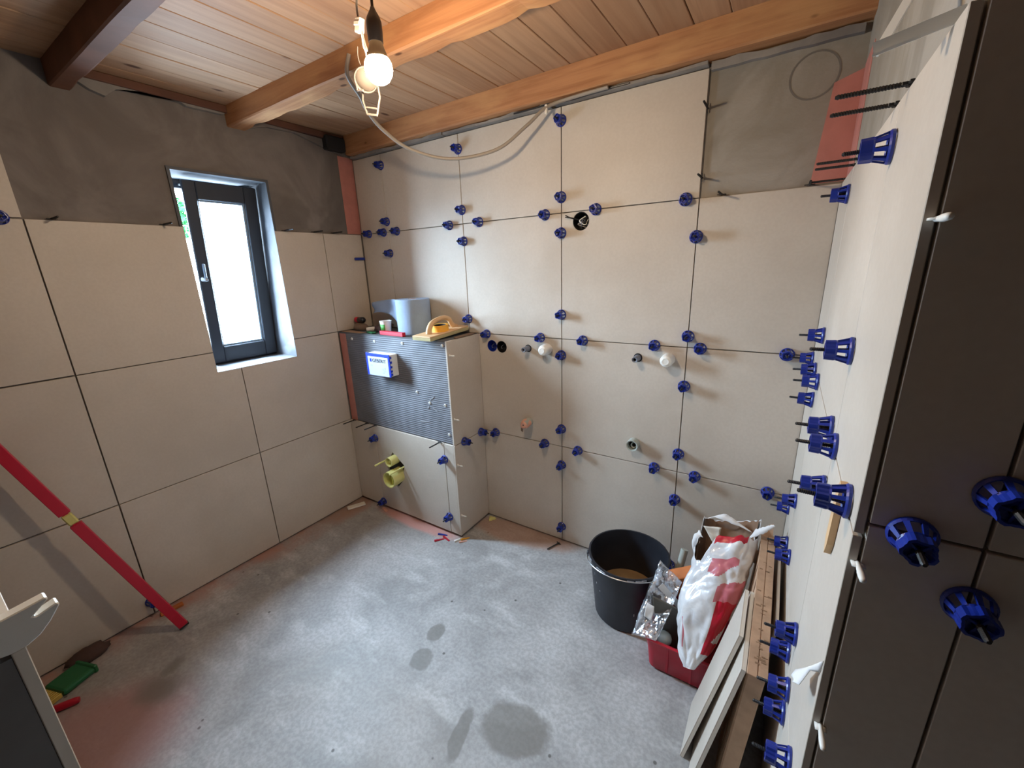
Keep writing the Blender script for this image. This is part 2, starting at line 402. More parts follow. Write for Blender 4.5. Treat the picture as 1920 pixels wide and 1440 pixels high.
def cut(o, cutters):
    """boolean difference with temporary boxes / cylinders given as bmesh builders in world space"""
    tmp = []
    for fn in cutters:
        bm = bmesh.new(); fn(bm); bmesh.ops.recalc_face_normals(bm, faces=bm.faces)
        me = bpy.data.meshes.new('t'); bm.to_mesh(me); bm.free()
        t = bpy.data.objects.new('t', me); COL.objects.link(t); tmp.append(t)
        md = o.modifiers.new('b', 'BOOLEAN'); md.operation = 'DIFFERENCE'; md.solver = 'EXACT'; md.object = t
    bpy.context.view_layer.update()
    dg = bpy.context.evaluated_depsgraph_get(); me = bpy.data.meshes.new_from_object(o.evaluated_get(dg))
    o.modifiers.clear(); old = o.data; o.data = me; bpy.data.meshes.remove(old)
    for t in tmp:
        me = t.data; bpy.data.objects.remove(t); bpy.data.meshes.remove(me)
def hole(x, y, z, r, axis, depth=0.2, n=24):
    m = Matrix.Translation((x, y, z)) @ frame_of(axis)
    return lambda bm: addlathe(bm, [(0, -depth), (r, -depth), (r, depth), (0, depth)], n, m)
def boxcut(*a): return lambda bm: addbox(bm, *a)
def struct(o, label=None):
    o['kind'] = 'structure'
    if label: o['label'] = label
    return o
def quad(name, c, thick, mat, parent=None, bevel=0.0):
    """thin slab over 4 corner points (world), thickened along its normal"""
    c = [Vector(p) for p in c]; nrm = (c[1] - c[0]).cross(c[3] - c[0]).normalized()
    vs = c + [p + nrm * thick for p in c]
    bm = bmesh.new(); v = [bm.verts.new(p) for p in vs]
    for f in ((0, 1, 2, 3), (7, 6, 5, 4), (0, 4, 5, 1), (1, 5, 6, 2), (2, 6, 7, 3), (3, 7, 4, 0)): bm.faces.new([v[i] for i in f])
    bmesh.ops.recalc_face_normals(bm, faces=bm.faces)
    if bevel: bmesh.ops.bevel(bm, geom=list(bm.edges), offset=bevel, segments=1, affect='EDGES')
    return frombm(name, bm, mat, parent)

# ================================================================== STRUCTURE
struct(box('floor', -2.75, 1.4, -1.6, 2.15, -0.12, 0, M['floor']), 'grey concrete screed floor with damp patches and pink primer edges')
wb = struct(box('wall_back', -2.75, XR + 0.0115, YB + TT, YB + 0.26, 0, 2.40, M['patch']), 'back wall of beige square tiles with one bare grey patch')
wl = struct(box('wall_left', XL - 0.30, XL - TT, -1.6, YB + TT, 0, 2.40, M['plaster']), 'left wall, beige tiles below bare grey plaster, with the window')
wr = struct(box('wall_right', XR + TT, 1.4, YD + TT, YB + 0.26, 0, 2.40, M['patch']), 'right partition, pale lit side and dark tiled end')
struct(box('wall_front', -2.75, 1.4, -1.75, -1.6, 0, 2.40, M['room']))
struct(box('wall_side', 1.4, 1.55, -1.75, 2.15, 0, 2.40, M['room']))
cl = struct(box('ceiling', -2.75, 1.55, -1.75, 2.2, ZC + 0.017, ZC + 0.10, M['darkwood']), 'ceiling of pine boards between exposed beams')
WIN = (0.900, 1.324, 1.103, 2.050)
cut(wl, [boxcut(XL - 0.5, XL + 0.1, WIN[0] - 0.013, WIN[1] + 0.013, WIN[2] - 0.013, WIN[3] + 0.013)])
SOCK = [(-1.378, 1.138, 0.034), (-1.312, 1.137, 0.034), (-0.836, 1.763, 0.041)]
cut(wb, [hole(x, YB, z, r, (0, 1, 0), 0.07) for x, z, r in SOCK])
G = 0.0022
def tile(parent, axis, plane, u0, u1, z0, z1, thick=TT, cuts=None, g=G):
    """axis 'Y-': face looks to -Y at y=plane; 'X+': to +X; 'X-': to -X"""
    if axis == 'Y-': b = (u0 + g, u1 - g, plane, plane + thick, z0 + g, z1 - g)
    elif axis == 'X+': b = (plane - thick, plane, u0 + g, u1 - g, z0 + g, z1 - g)
    else: b = (plane, plane + thick, u0 + g, u1 - g, z0 + g, z1 - g)
    o = box('tile', *b, M['tile'], parent, bevel=0 if cuts else 0.0009)
    if cuts: cut(o, cuts)
    return o
ROWS = [(0.008, ZL), (ZL, ZM), (ZM, ZT), (ZT, ZTOP)]
# back wall
COLS = [(XL + 0.004, J[0]), (J[0], J[1]), (J[1], J[2]), (J[2], J[3]), (J[3], XR + 0.002)]
for ri, (z0, z1) in enumerate(ROWS):
    for ci, (a, b) in enumerate(COLS):
        if ci < 1 and ri < 2: continue
        if ci == 1 and ri < 2: continue
        if ri == 3 and ci == 4: continue
        cs = [hole(x, YB, z, r, (0, 1, 0), 0.07) for x, z, r in SOCK if a < x < b and z0 < z < z1]
        tile(wb, 'Y-', YB, a, b, z0, z1, cuts=cs)
# left wall
WC = boxcut(XL - 0.1, XL + 0.1, WIN[0] - 0.001, WIN[1] + 0.001, WIN[2] - 0.001, WIN[3])
for ri, (z0, z1) in enumerate(ROWS):
    for ci, (a, b) in enumerate([(-1.42, -0.81), (-0.81, -0.207), (-0.207, 0.399), (0.399, 1.013), (1.013, 1.617), (1.617, YB - 0.004)]):
        if ri == 3 and a > 0.3: continue
        if ci == 5 and ri < 2: continue
        w = b > WIN[0] and a < WIN[1] and z1 > WIN[2]
        tile(wl, 'X+', XL, a, b, z0, z1, cuts=[WC] if w else None, g=0.003 if abs(b - 0.399) < 1e-3 else G)
# right partition: lit side, then the dark end towards the camera
for ri, (z0, z1) in enumerate(ROWS[:3]):
    for a, b in [(YD, 0.970), (0.970, 1.573), (1.573, YB - 0.003)]:
        tile(wr, 'X-', XR, a, b, z0, z1)
for z0, z1 in [(0.008, 0.626), (0.626, 1.226), (1.226, 1.826), (1.826, 2.365)]:
    for a, b in [(XR + TT + 0.001, 0.2375), (0.2375, 0.838), (0.838, 1.396)]:
        tile(wr, 'Y-', YD, a, b, z0, z1)
# pink waterproofing tape in the corners
box('sealing_tape', XL - TT - 0.001, XL - TT + 0.0012, 1.800, YB + 0.008, ZT + 0.004, 2.262, M['pink'], wl)
extrude('sealing_tape', [(0.026, ZT + 0.006), (XR + 0.01, ZT + 0.006), (XR + 0.01, 2.14), (0.052, 2.115)], 'Y', YB + TT - 0.0014, YB + TT + 0.001, M['pink'], wb)
box('sealing_tape', XR + TT - 0.0015, XR + TT + 0.001, 1.72, YB + 0.008, ZT + 0.004, 2.15, M['pink'], wr)
# pencilled ring on the bare patch, mortar band below the wall beam
lathe('pencil_mark', [(0.066, 0), (0.0715, 0), (0.0715, 0.0012), (0.066, 0.0012)], M['pencil'], wb, (-0.006, YB + TT + 0.0002, 2.150), (0, -1, 0), 36, False, closed=True)
def ragged(x0, x1, n, lo, hi, amp, seed):
    rnd = random.Random(seed); t = [x0 + (x1 - x0) * i / n for i in range(n + 1)]
    return [(x, lo + rnd.uniform(-amp, amp) * 0.2) for x in t] + [(x, hi + rnd.uniform(-amp, amp)) for x in reversed(t)]
for k, (a, b) in enumerate([(-2.38, -1.62), (-1.61, -0.98), (-0.96, -0.335)]):
    extrude('mortar_band', ragged(a, b, 16, ZTOP + 0.001, 2.262, 0.005, k), 'Y', YB - 0.030, YB + TT, M['mortar'], wb)
extrude('mortar_band', ragged(-0.325, 0.11, 10, 2.235, 2.258, 0.007, 9), 'Y', YB - 0.012, YB + TT, M['mortar'], wb)
# ceiling boards, each its own piece (0.12 m apart), running from front to back
for k in range(-14, 19):
    x = -0.264 - 0.12 * k
    if x > 1.4: continue
    box('ceiling_board', x - 0.12 + 0.0012, x - 0.0012, -1.6, YB + 0.15, ZC + random.uniform(-0.0012, 0.0012), ZC + 0.017, M['plank'], cl, bevel=0.0022)
def beam(label, x0, x1, y0, y1, zb, zt, chip, seed, mat='beam'):
    rnd = random.Random(seed); n = 90; c = 0.005
    sec = [(y0, zt), (y0, zb + c), (y0 + c, zb), (y1 - c, zb), (y1, zb + c), (y1, zt)]
    vs = []; fs = []
    for i in range(n + 1):
        x = x0 + (x1 - x0) * i / n
        for k, (y, z) in enumerate(sec):
            d = noise.noise(Vector((x * 2.1 + seed, k * 3.3, seed))) * 0.004
            if k in (3, 4): d2 = chip * max(0, noise.noise(Vector((x * 9 + seed, 5.1, k * 0.2))))
            else: d2 = 0
            vs.append((x, y - d2 + (d if k in (1, 2) else d * 0.6), z + abs(d) * (1 if 0 < k < 5 else 0) + d2 * 0.7))
    m = len(sec)
    for i in range(n):
        for k in range(m): fs.append((i * m + k, i * m + (k + 1) % m, (i + 1) * m + (k + 1) % m, (i + 1) * m + k))
    fs += [tuple(range(m)), tuple(range(n * m + m - 1, n * m - 1, -1))]
    return tag(mesh('ceiling_beam', vs, fs, M[mat]), label, 'beam')
beam('shade-toned beam nearest the camera, its end in the left wall', XL - 0.02, 1.39, 0.578, 0.640, ZBEAM, ZC, 0.006, 3, 'beamshade')  # its dark tone is shade put into the colour
beam('chipped beam across the middle of the ceiling behind the bulb', XL - 0.02, 1.39, 1.188, 1.275, ZBEAM, ZC, 0.016, 11)
beam('long beam lying against the back wall above the tiles', XL + 0.03, 1.39, 1.832, 1.925, 2.264, ZC, 0.004, 23)
tag(box('wall_plate', XL - 0.01, XL + 0.022, 0.64, 1.188, 2.336, ZC - 0.002, M['darkwood'], bevel=0.002), 'dark brown board on the left wall top between the two beams', 'board')
tag(box('wall_plate', XL - 0.01, XL + 0.022, 1.276, 1.830, 2.336, ZC - 0.002, M['darkwood'], bevel=0.002), 'dark brown board on the left wall top beside the back beam', 'board')
extrude('mortar_band', [(0.66, 2.318), (0.69, 2.30), (0.735, 2.288), (0.775, 2.322), (0.86, 2.338), (1.0, 2.335), (1.02, 2.325), (1.17, 2.328), (1.186, 2.337), (0.66, 2.337)], 'X', XL - TT, XL + 0.012, M['mortar'], wl)
extrude('mortar_band', [(1.30, 2.30), (1.38, 2.322), (1.53, 2.328), (1.69, 2.29), (1.82, 2.262), (1.82, 2.33), (1.30, 2.338)], 'X', XL - TT, XL + 0.006, M['plaster'], wl)
tag(box('beam_gap_shade_block', XL - 0.005, XL + 0.05, 1.70, 1.828, 2.275, 2.352, M['beamgapshade'], bevel=0.008), 'near-black stand-in for the dark gap in the upper corner under the back beam', 'beamgapshade')  # near-black block standing in for the dark gap at the beam end

# ------------------------------------------------------------------ window
w1 = bpy.data.objects.new('window_1', None); COL.objects.link(w1); w1.location = (XL - 0.25, 1.11, 1.10)
struct(w1, 'narrow anthracite window tilted open in the left wall')
def ring_frame(name, x0, x1, y0, y1, z0, z1, wl_, wr_, wb_, wt_, mat, parent, mtx=None, bevel=0.003):
    bm = bmesh.new()
    for b in ((y0, y0 + wl_, z0, z1), (y1 - wr_, y1, z0, z1), (y0 + wl_ - 0.0005, y1 - wr_ + 0.0005, z0, z0 + wb_), (y0 + wl_ - 0.0005, y1 - wr_ + 0.0005, z1 - wt_, z1)):
        addbox(bm, x0, x1, b[0], b[1], b[2], b[3], mtx)
    if bevel: bmesh.ops.bevel(bm, geom=list(bm.edges), offset=bevel, segments=1, affect='EDGES')
    return frombm(name, bm, mat, parent)
bm = bmesh.new(); T_ = 0.0131
for b in ((WIN[0] - T_, WIN[0], WIN[2] - T_, WIN[3] + T_), (WIN[1], WIN[1] + T_, WIN[2] - T_, WIN[3] + T_), (WIN[0], WIN[1], WIN[2] - T_, WIN[2]), (WIN[0], WIN[1], WIN[3], WIN[3] + T_)):
    addbox(bm, XL - 0.285, XL - 0.0005, *b)
rv = frombm('reveal_lining', bm, M['reveal'], w1)
ring_frame('window_frame', -2.690, -2.622, WIN[0], WIN[1], WIN[2], WIN[3], 0.042, 0.042, 0.042, 0.042, M['frame'], w1)
TH = math.atan2(0.100, 0.92)
SM = Matrix.Translation((-2.600, 0, 1.112)) @ Matrix.Rotation(TH, 4, 'Y')
sash = ring_frame('window_sash', -0.062, -0.016, 1.000, 1.290, 0.026, 0.900, 0.032, 0.040, 0.064, 0.062, M['frame'], w1, SM, 0.003)
ring_frame('sash_flange', -0.018, 0.0, 0.973, 1.318, 0.0, 0.925, 0.057, 0.066, 0.088, 0.086, M['frame'], sash, SM, 0.004)
ring_frame('glazing_bead', -0.040, -0.012, 1.0285, 1.2545, 0.0865, 0.8405, 0.010, 0.014, 0.012, 0.010, M['bead'], sash, SM, 0.002)
box('window_pane', -0.046, -0.040, 1.031, 1.251, 0.089, 0.838, M['pane'], sash, mtx=SM)
bm = bmesh.new(); addlathe(bm, [(0, 0), (0.015, 0), (0.015, 0.008), (0.009, 0.012), (0.009, 0.035), (0, 0.036)], 16, SM @ Matrix.Translation((0, 0.992, 0.455)) @ frame_of((1, 0, 0)))
bmesh.ops.remove_doubles(bm, verts=bm.verts, dist=1e-5)
hb = frombm('window_handle', bm, M['steel'], sash, True)
box('handle_lever', 0.024, 0.034, 0.986, 0.998, 0.450, 0.535, M['bead'], hb, bevel=0.003, mtx=SM)
box('stay_arm', -2.618, -2.606, 1.00, 1.27, 2.022, 2.030, M['steel'], w1, bevel=0.001)
box('hinge', -2.620, -2.560, 1.270, 1.312, 2.018, 2.036, M['black'], w1, bevel=0.003)
# what grows outside, seen through the gap beside the tilted sash
sh = thing('garden_tree', 'slim green tree outside, seen through the gap beside the tilted sash', 'tree', (-7.5, 2.45, -0.5))
rnd = random.Random(5); bm = bmesh.new()
for i in range(2600):
    h = rnd.random(); z = 2.05 + 0.78 * h; r = 0.42 * math.sin(PI * (0.12 + 0.86 * h)) * math.sqrt(rnd.random()); a = rnd.uniform(0, 2 * PI)
    c = Vector((-7.5 + r * math.cos(a), 2.56 + r * math.sin(a), z)); s = rnd.uniform(0.02, 0.05)
    R_ = Euler((rnd.uniform(0, 6), rnd.uniform(0, 6), rnd.uniform(0, 6))).to_matrix()
    v = [bm.verts.new(c + R_ @ Vector(q)) for q in ((0, -s, 0), (s * 0.5, 0, 0.01), (0, s, 0), (-s * 0.5, 0, -0.01))]
    bm.faces.new(v)
lf = frombm('foliage', bm, M['foliage'], sh, normals=False); lf['kind'] = 'stuff'
tube('trunk', [(-7.5, 2.45, -0.5), (-7.5, 2.50, 1.2), (-7.5, 2.55, 2.5)], 0.03, M['darkwood'], sh)
# ================================================================== CISTERN BOX
cb = thing('cistern_box', 'boxed-in toilet cistern in the corner, ribbed grey board above beige tiles', 'cistern box', (-1.93, 1.75, 0))
box('core', XL + 0.006, XS - TT - 0.0005, YF + 0.024, YB - 0.0005, 0.002, 1.196, M['patch'], cb)
vs = []; fs = []; n = 96; x0, x1 = -2.330, XS - TT - 0.001; zA, zB = ZL + 0.001, 1.198
for i in range(n + 1):
    z = zA + (zB - zA) * i / n; d = 0.0022 if i % 2 else 0.0
    vs += [(x0, YF + 0.0135 - d, z), (x1, YF + 0.0135 - d, z)]
for i in range(n): fs.append((2 * i, 2 * i + 1, 2 * i + 3, 2 * i + 2))
b0 = len(vs); vs += [(x0, YF + 0.0235, zA), (x1, YF + 0.0235, zA), (x1, YF + 0.0235, zB), (x0, YF + 0.0235, zB)]
fs += [(b0, b0 + 1, b0 + 2, b0 + 3), (2 * n, 2 * n + 1, b0 + 2, b0 + 3)]
panel = mesh('ribbed_board', vs, fs, M['foil'], cb)
box('sealing_tape', XL + 0.005, x0, YF + 0.012, YF + 0.0235, ZL + 0.001, 1.198, M['pink'], cb)
box('top_board', XL + 0.006, XS - TT - 0.0005, YF + 0.0115, YB - 0.001, 1.1965, 1.2055, M['reveal'], cb, bevel=0.001)
DR = [(-2.005, .449), (-1.905, .378), (-1.940, .255), (-1.995, .195), (-2.075, .330)]
def prism(pts, y0, y1):
    def fn(bm):
        a = [bm.verts.new((x, y0, z)) for x, z in pts]; b = [bm.verts.new((x, y1, z)) for x, z in pts]; k = len(pts)
        bm.faces.new(a); bm.faces.new(b[::-1])
        for i in range(k): bm.faces.new((a[i], b[i], b[(i + 1) % k], a[(i + 1) % k]))
    return fn
def cbtile(x0, x1, y0, y1, z0, z1, cuts=None):
    o = box('tile', x0, x1, y0, y1, z0, z1, M['tile'], cb, bevel=0 if cuts else 0.0009)
    if cuts: o.location = (0, 0, 0); o.parent = None; o.data.transform(Matrix.Translation(cb.location)); cut(o, cuts); o.data.transform(Matrix.Translation(-cb.location)); o.parent = cb
    return o
cbtile(XL + 0.004, -2.152 - G, YF, YF + TT, 0.02, ZL)
cbtile(-2.152 + G, -1.548 - G, YF, YF + TT, 0.02, ZL, [prism(DR, YF - 0.05, YF + 0.05)])
cbtile(-1.548 + G, XS - TT, YF, YF + TT, 0.02, ZL)
cbtile(XS - TT, XS, YF, YB - 0.003, 0.02, ZL - G)
cbtile(XS - TT, XS, YF, YB - 0.003, ZL + G, ZM - 0.002)
extrude('opening_shade', [(x * 0.99 + -1.985 * 0.01, z) for x, z in DR], 'Y', YF + TT + 0.001, YF + TT + 0.006, M['dark'], cb)  # solid dark plate behind the cut, coloured as the shade inside
rnd = random.Random(2)
for (x, z) in [(-2.058, 1.166), (-1.815, 1.170), (-1.508, 1.178), (-1.735, .888), (-1.640, .836), (-1.523, .838), (-2.27, 1.168), (-1.51, .665)]:
    s = lathe('screw_washer', [(0, 0.0030), (0.004, 0.0030), (0.0045, 0.0045), (0.0075, 0.0035), (0.009, 0)], M['white'], cb, (x, YF + 0.0115, z), (0, -1, 0), 12)
    lathe('screw_head', [(0, 0.0046), (0.0035, 0.0044), (0.0042, 0.003)], M['steel'], s, (x, YF + 0.0115, z), (0, -1, 0), 10)
for (x, z, a, b, r) in [(-1.70, .712, .034, .004, .1), (-1.655, .805, .010, .005, .9), (-1.60, .800, .020, .003, -.4), (-1.62, .865, .022, .003, .6)]:
    pts = []
    for i in range(14):
        t = 2 * PI * i / 14; q = 1 + rnd.uniform(-.3, .3); u, v = a * q * math.cos(t), b * q * math.sin(t)
        pts.append((x + u * math.cos(r) - v * math.sin(r), z + u * math.sin(r) + v * math.cos(r)))
    extrude('adhesive_smear', pts, 'Y', YF + 0.0098, YF + 0.0120, M['smear'], cb)
# protective flush cover with its printed card
fb = thing('flush_plate_cover', 'white and blue protective cover lettered GEBERIT on the ribbed grey board', 'protective cover', (-1.968, YF, 1.04))
box('cover_body', -2.066, -1.868, 1.560, YF + 0.0112, 0.977, 1.106, M['white'], fb, bevel=0.003)
box('cover_border', -2.070, -1.864, 1.5565, 1.562, 0.974, 1.109, M['blue2'], fb, bevel=0.0015)
for z in (0.985, 1.005, 1.03, 1.058, 1.085): box('border_tab', -1.8655, -1.862, 1.557, 1.572, z, z + 0.012, M['blue2'], fb)
card = box('label_card', -2.052, -1.876, 1.5552, 1.5572, 0.976, 1.090, M['card_paper'], fb, bevel=0.0005)
def text(body, size, x, y, z, mat, parent, name='lettering', bold=0.0, rotx=PI / 2, rot=None, width=1.0):
    cu = bpy.data.curves.new('t', 'FONT'); cu.body = body; cu.size = size; cu.extrude = 0.0004; cu.offset = bold; cu.align_x = 'LEFT'
    t = bpy.data.objects.new('t', cu); COL.objects.link(t); bpy.context.view_layer.update()
    me = bpy.data.meshes.new_from_object(t.evaluated_get(bpy.context.evaluated_depsgraph_get())); bpy.data.objects.remove(t)
    me.transform(Matrix.Diagonal((width, 1, 1, 1)))
    me.transform(Matrix.Translation((x, y, z)) @ (rot if rot else Matrix.Rotation(rotx, 4, 'X')))
    me.materials.clear()
    return link_mesh(name, me, mat, parent)
text('GEBERIT', 0.0285, -2.012, 1.5548, 1.0575, M['ink'], fb, bold=0.0004, width=1.10)
box('logo_square', -2.034, -2.019, 1.5545, 1.5553, 1.0575, 1.0775, M['blue2'], fb)
for (x, z, w, h) in [(-2.03, 1.03, .012, .010), (-1.935, 1.012, .016, .012), (-1.922, 1.004, .022, .005), (-1.93, .994, .010, .006), (-1.91, 1.016, .006, .014)]:
    ring_frame('printed_drawing', 1.5546, 1.5553, 0, w, 0, h, .0015, .0015, .0015, .0015, M['greyprint'], fb, Matrix.Translation((x, 0, z)) @ Matrix(((0, 1, 0, 0), (1, 0, 0, 0), (0, 0, 1, 0), (0, 0, 0, 1))), 0)
# pipes and rods out of the box
pp = thing('drain_pipe', 'wide yellow drain pipe end, lower of the two out of the box', 'pipe', (-1.965, YF, .30))
lathe('pipe_shell', [(.046, -.02), (.046, .085), (.0525, .087), (.0525, .03), (.050, .028), (.050, -.02)], M['yellow'], pp, (-1.965, YF, .30), (0, -1, 0), 28, closed=True)
lathe('pipe_plug', [(0, .035), (.0455, .035), (.0455, .028), (0, .028)], M['yellow2'], pp, (-1.965, YF, .30), (0, -1, 0), 24)
box('plug_grip', -1.972, -1.958, YF - .062, YF - .034, .262, .338, M['yellow2'], pp, bevel=.003)
pf = thing('flush_pipe', 'narrow yellow flush pipe end above the wide drain pipe', 'pipe', (-1.985, YF, .405))
lathe('pipe_shell', [(.025, -.02), (.025, .055), (.0305, .057), (.0305, -.02)], M['yellow'], pf, (-1.985, YF, .405), (0, -1, 0), 24, closed=True)
lathe('pipe_core', [(0, .046), (.009, .046), (.011, .02), (.0245, .018), (.0245, .012), (0, .012)], M['yellow'], pf, (-1.985, YF, .405), (0, -1, 0), 20)
for lab, x, z, L in (('pale yellow rod sticking out left of the flush pipe', -2.06, .385, .125), ('pale yellow rod sticking out above the drain pipe', -1.915, .365, .135)):
    tag(lathe('mounting_rod', [(0, 0), (.0058, 0), (.0058, L - .004), (.0045, L), (0, L)], M['yellow'], None, (x, YF - 0.001 + .02, z), (0, -1, 0), 12), lab, 'rod')

# ================================================================== LEVELLING CLIPS
def clip_meshes():
    bm = bmesh.new()
    addlathe(bm, [(.0262, .0005), (.0312, .0005), (.0315, .006), (.0288, .010), (.0262, .007)], 28, closed=True)           # foot ring
    for k in range(8):
        a = 2 * PI * (k + .5) / 8; R_ = Matrix.Rotation(a, 4, 'Z')
        lo = [(.0258, -.0042, .005), (.0300, -.0042, .005), (.0300, .0042, .005), (.0258, .0042, .005)]
        hi = [(.0185, -.0030, .034), (.0222, -.0030, .034), (.0222, .0030, .034), (.0185, .0030, .034)]
        v = [bm.verts.new(R_ @ Vector(p)) for p in lo + hi]
        for i in range(4): bm.faces.new((v[i], v[(i + 1) % 4], v[4 + (i + 1) % 4], v[4 + i]))
    lob = lambda a, z: 1 + (0.10 * (1 if math.cos(5 * a) > 0.1 else -0.35) if z > .034 else 0)
    addlathe(bm, [(.0170, .032), (.0222, .032), (.0215, .036), (.0205, .057), (.0165, .0575), (.0150, .050), (.0075, .048), (.0075, .032)], 30, mod=lob, closed=True)
    for k in range(4):
        addbox(bm, .0, .0165, -.0016, .0016, .040, .0535, Matrix.Rotation(k * PI / 2, 4, 'Z'))
    bmesh.ops.recalc_face_normals(bm, faces=bm.faces)
    bmesh.ops.scale(bm, vec=(.82, .82, .72), verts=bm.verts); cap = bpy.data.meshes.new('cap'); bm.to_mesh(cap); bm.free(); cap.materials.append(M['blue'])
    bm = bmesh.new(); prof = [(0, -.004), (.0036, -.004)]
    for i in range(22): prof += [(.0030, .002 + .0038 * i), (.0040, .0039 + .0038 * i)]
    prof += [(.0022, .088), (0, .088)]
    addlathe(bm, prof, 8); bmesh.ops.recalc_face_normals(bm, faces=bm.faces)
    stem = bpy.data.meshes.new('stem'); bm.to_mesh(stem); stem.materials.append(M['stem']); bmesh.ops.scale(bm, vec=(1, 1, .73), verts=bm.verts); short = bpy.data.meshes.new('stem'); bm.to_mesh(short); bm.free(); short.materials.append(M['stem'])
    bm = bmesh.new(); addbox(bm, -.016, .016, -.0015, .0015, -.003, .003); addbox(bm, -.005, .005, -.0024, .0024, .002, .010)
    bmesh.ops.bevel(bm, geom=list(bm.edges), offset=.0008, segments=1, affect='EDGES')
    base = bpy.data.meshes.new('base_plate'); bm.to_mesh(base); bm.free(); base.materials.append(M['stem'])
    return cap, stem, base, short
CAPM, STEMM, BASEM, SHORTM = clip_meshes()
NORM = {'B': Vector((0, -1, 0)), 'L': Vector((1, 0, 0)), 'R': Vector((-1, 0, 0)), 'F': Vector((0, -1, 0)), 'S': Vector((1, 0, 0)), 'D': Vector((0, -1, 0))}
def at(w, u, z):
    return {'B': (u, YB, z), 'L': (XL, u, z), 'R': (XR, u, z), 'F': (u, YF, z), 'S': (XS, u, z), 'D': (u, YD, z)}[w]
proto = None
def clip(w, u, z, label):
    global proto
    if proto is None:
        proto = thing('leveling_clip', label, 'tile clip', (0, 0, 0), 'blue tile levelling clips')
        for nm, me in (('cap', CAPM), ('stem', SHORTM)):
            c = bpy.data.objects.new(nm, me); COL.objects.link(c); c.parent = proto
        r = proto
    else:
        r = proto.copy(); COL.objects.link(r)
        for ch in list(proto.children):
            c = ch.copy(); COL.objects.link(c); c.parent = r
        r['label'] = label
    r.location = at(w, u, z)
    q = Vector((0, 0, 1)).rotation_difference(NORM[w]) @ Euler((0, 0, random.uniform(0, 2 * PI))).to_quaternion()
    tilt = Euler((random.uniform(-.03, .03), random.uniform(-.03, .03), 0)).to_quaternion()
    r.rotation_mode = 'XYZ'; r.rotation_euler = (q @ tilt).to_euler()
    r.location = Vector(r.location) + NORM[w] * 0.0008
    return r
CL = 'blue levelling clip '
BACK = [
    (J[0], 2.185, 'high on the back wall nearest the left corner'), (J[0], 1.868, 'on the first back joint just above the upper joint line'), (J[0], 1.680, 'on the first back joint below the upper joint line'),
    (-2.320, ZT, 'on the upper back joint closest to the left corner'), (-2.178, ZT, 'on the upper back joint, second from the left corner'), (-2.058, ZT, 'on the upper back joint, third from the left corner'),
    (J[1], 2.175, 'on the second back joint just behind the hanging cable'), (-1.632, ZT, 'left of the second upper crossing on the back wall'), (J[1], 1.878, 'just above the second upper crossing on the back wall'),
    (-1.422, ZT, 'right of the second upper crossing on the back wall'), (J[1], 1.716, 'just below the second upper crossing on the back wall'), (J[2], 2.192, 'topmost on the middle joint near the beam and cable'),
    (J[2], 1.876, 'above the middle upper crossing near the wire hole'), (-1.022, ZT, 'left of the middle upper crossing on the back wall'), (-0.763, ZT, 'just above right of the round wire hole'),
    (J[2], 1.718, 'below left of the round wire hole on the middle joint'), (-0.382, ZT, 'at the lower left of the bare grey patch'), (J[3], 1.662, 'on the right back joint below the bare grey patch'),
    (J[1], 1.288, 'on the second back joint above the cistern box corner'), (-1.410, ZM, 'above the two round black sockets'), (J[2], 1.330, 'above the middle crossing of the back wall'),
    (-1.058, ZM, 'directly above the left white wall cap'), (J[2], 1.122, 'just right of the left white wall cap on the middle joint'), (-0.818, ZM, 'right of the middle crossing on the mid-height back joint'),
    (-0.470, ZM, 'between and above the right grey stub and white cap'), (J[3], 1.256, 'just above the right mid-height crossing of the back wall'), (-0.278, ZM, 'just right of the right mid-height crossing of the back wall'),
    (0.034, ZM, 'on the mid-height back joint next to the right partition'), (J[3], 1.032, 'on the right back joint below the mid-height joint'), (-1.378, ZL, 'on the lower back joint beside the cistern box'),
    (-1.040, ZL, 'on the lower back joint left of the middle joint'), (J[2], 0.712, 'above the middle lower crossing of the back wall'), (J[2], 0.497, 'below the middle lower crossing of the back wall'),
    (-0.838, ZL, 'right of the middle lower crossing of the back wall'), (-0.436, ZL, 'left of the right lower crossing of the back wall'), (J[3], 0.702, 'above the right lower crossing of the back wall'),
    (-0.252, ZL, 'right of the right lower crossing of the back wall'), (0.038, ZL, 'on the lower back joint above the torn sack'), (J[3], 0.462, 'on the right back joint above the bucket and pipe'),
    (J[2], 0.100, 'lowest on the middle back joint near the floor'), (J[3], 0.090, 'low on the back wall behind the black bucket rim')]
for u, z, l in BACK: clip('B', u, z, CL + l)
for u, z, l in [(-2.152, 0.520, 'on the box front below the pink strip'), (J[1] - .012, 0.508, 'on the narrow box joint under the ribbed board corner'), (-2.152, 0.050, 'at the bottom left of the box front'), (J[1] - .012, 0.128, 'at the bottom right of the box front')]: clip('F', u, z, CL + l)
for u, z, l in [(1.695, ZL, 'on the box side nearest its front edge'), (1.855, ZL, 'on the box side next to the back wall')]: clip('S', u, z, CL + l)
for u, z, l in [(0.340, ZT, 'on the left wall cut by the picture edge'), (0.400, 0.078, 'low on the left wall behind the red level')]: clip('L', u, z, CL + l)
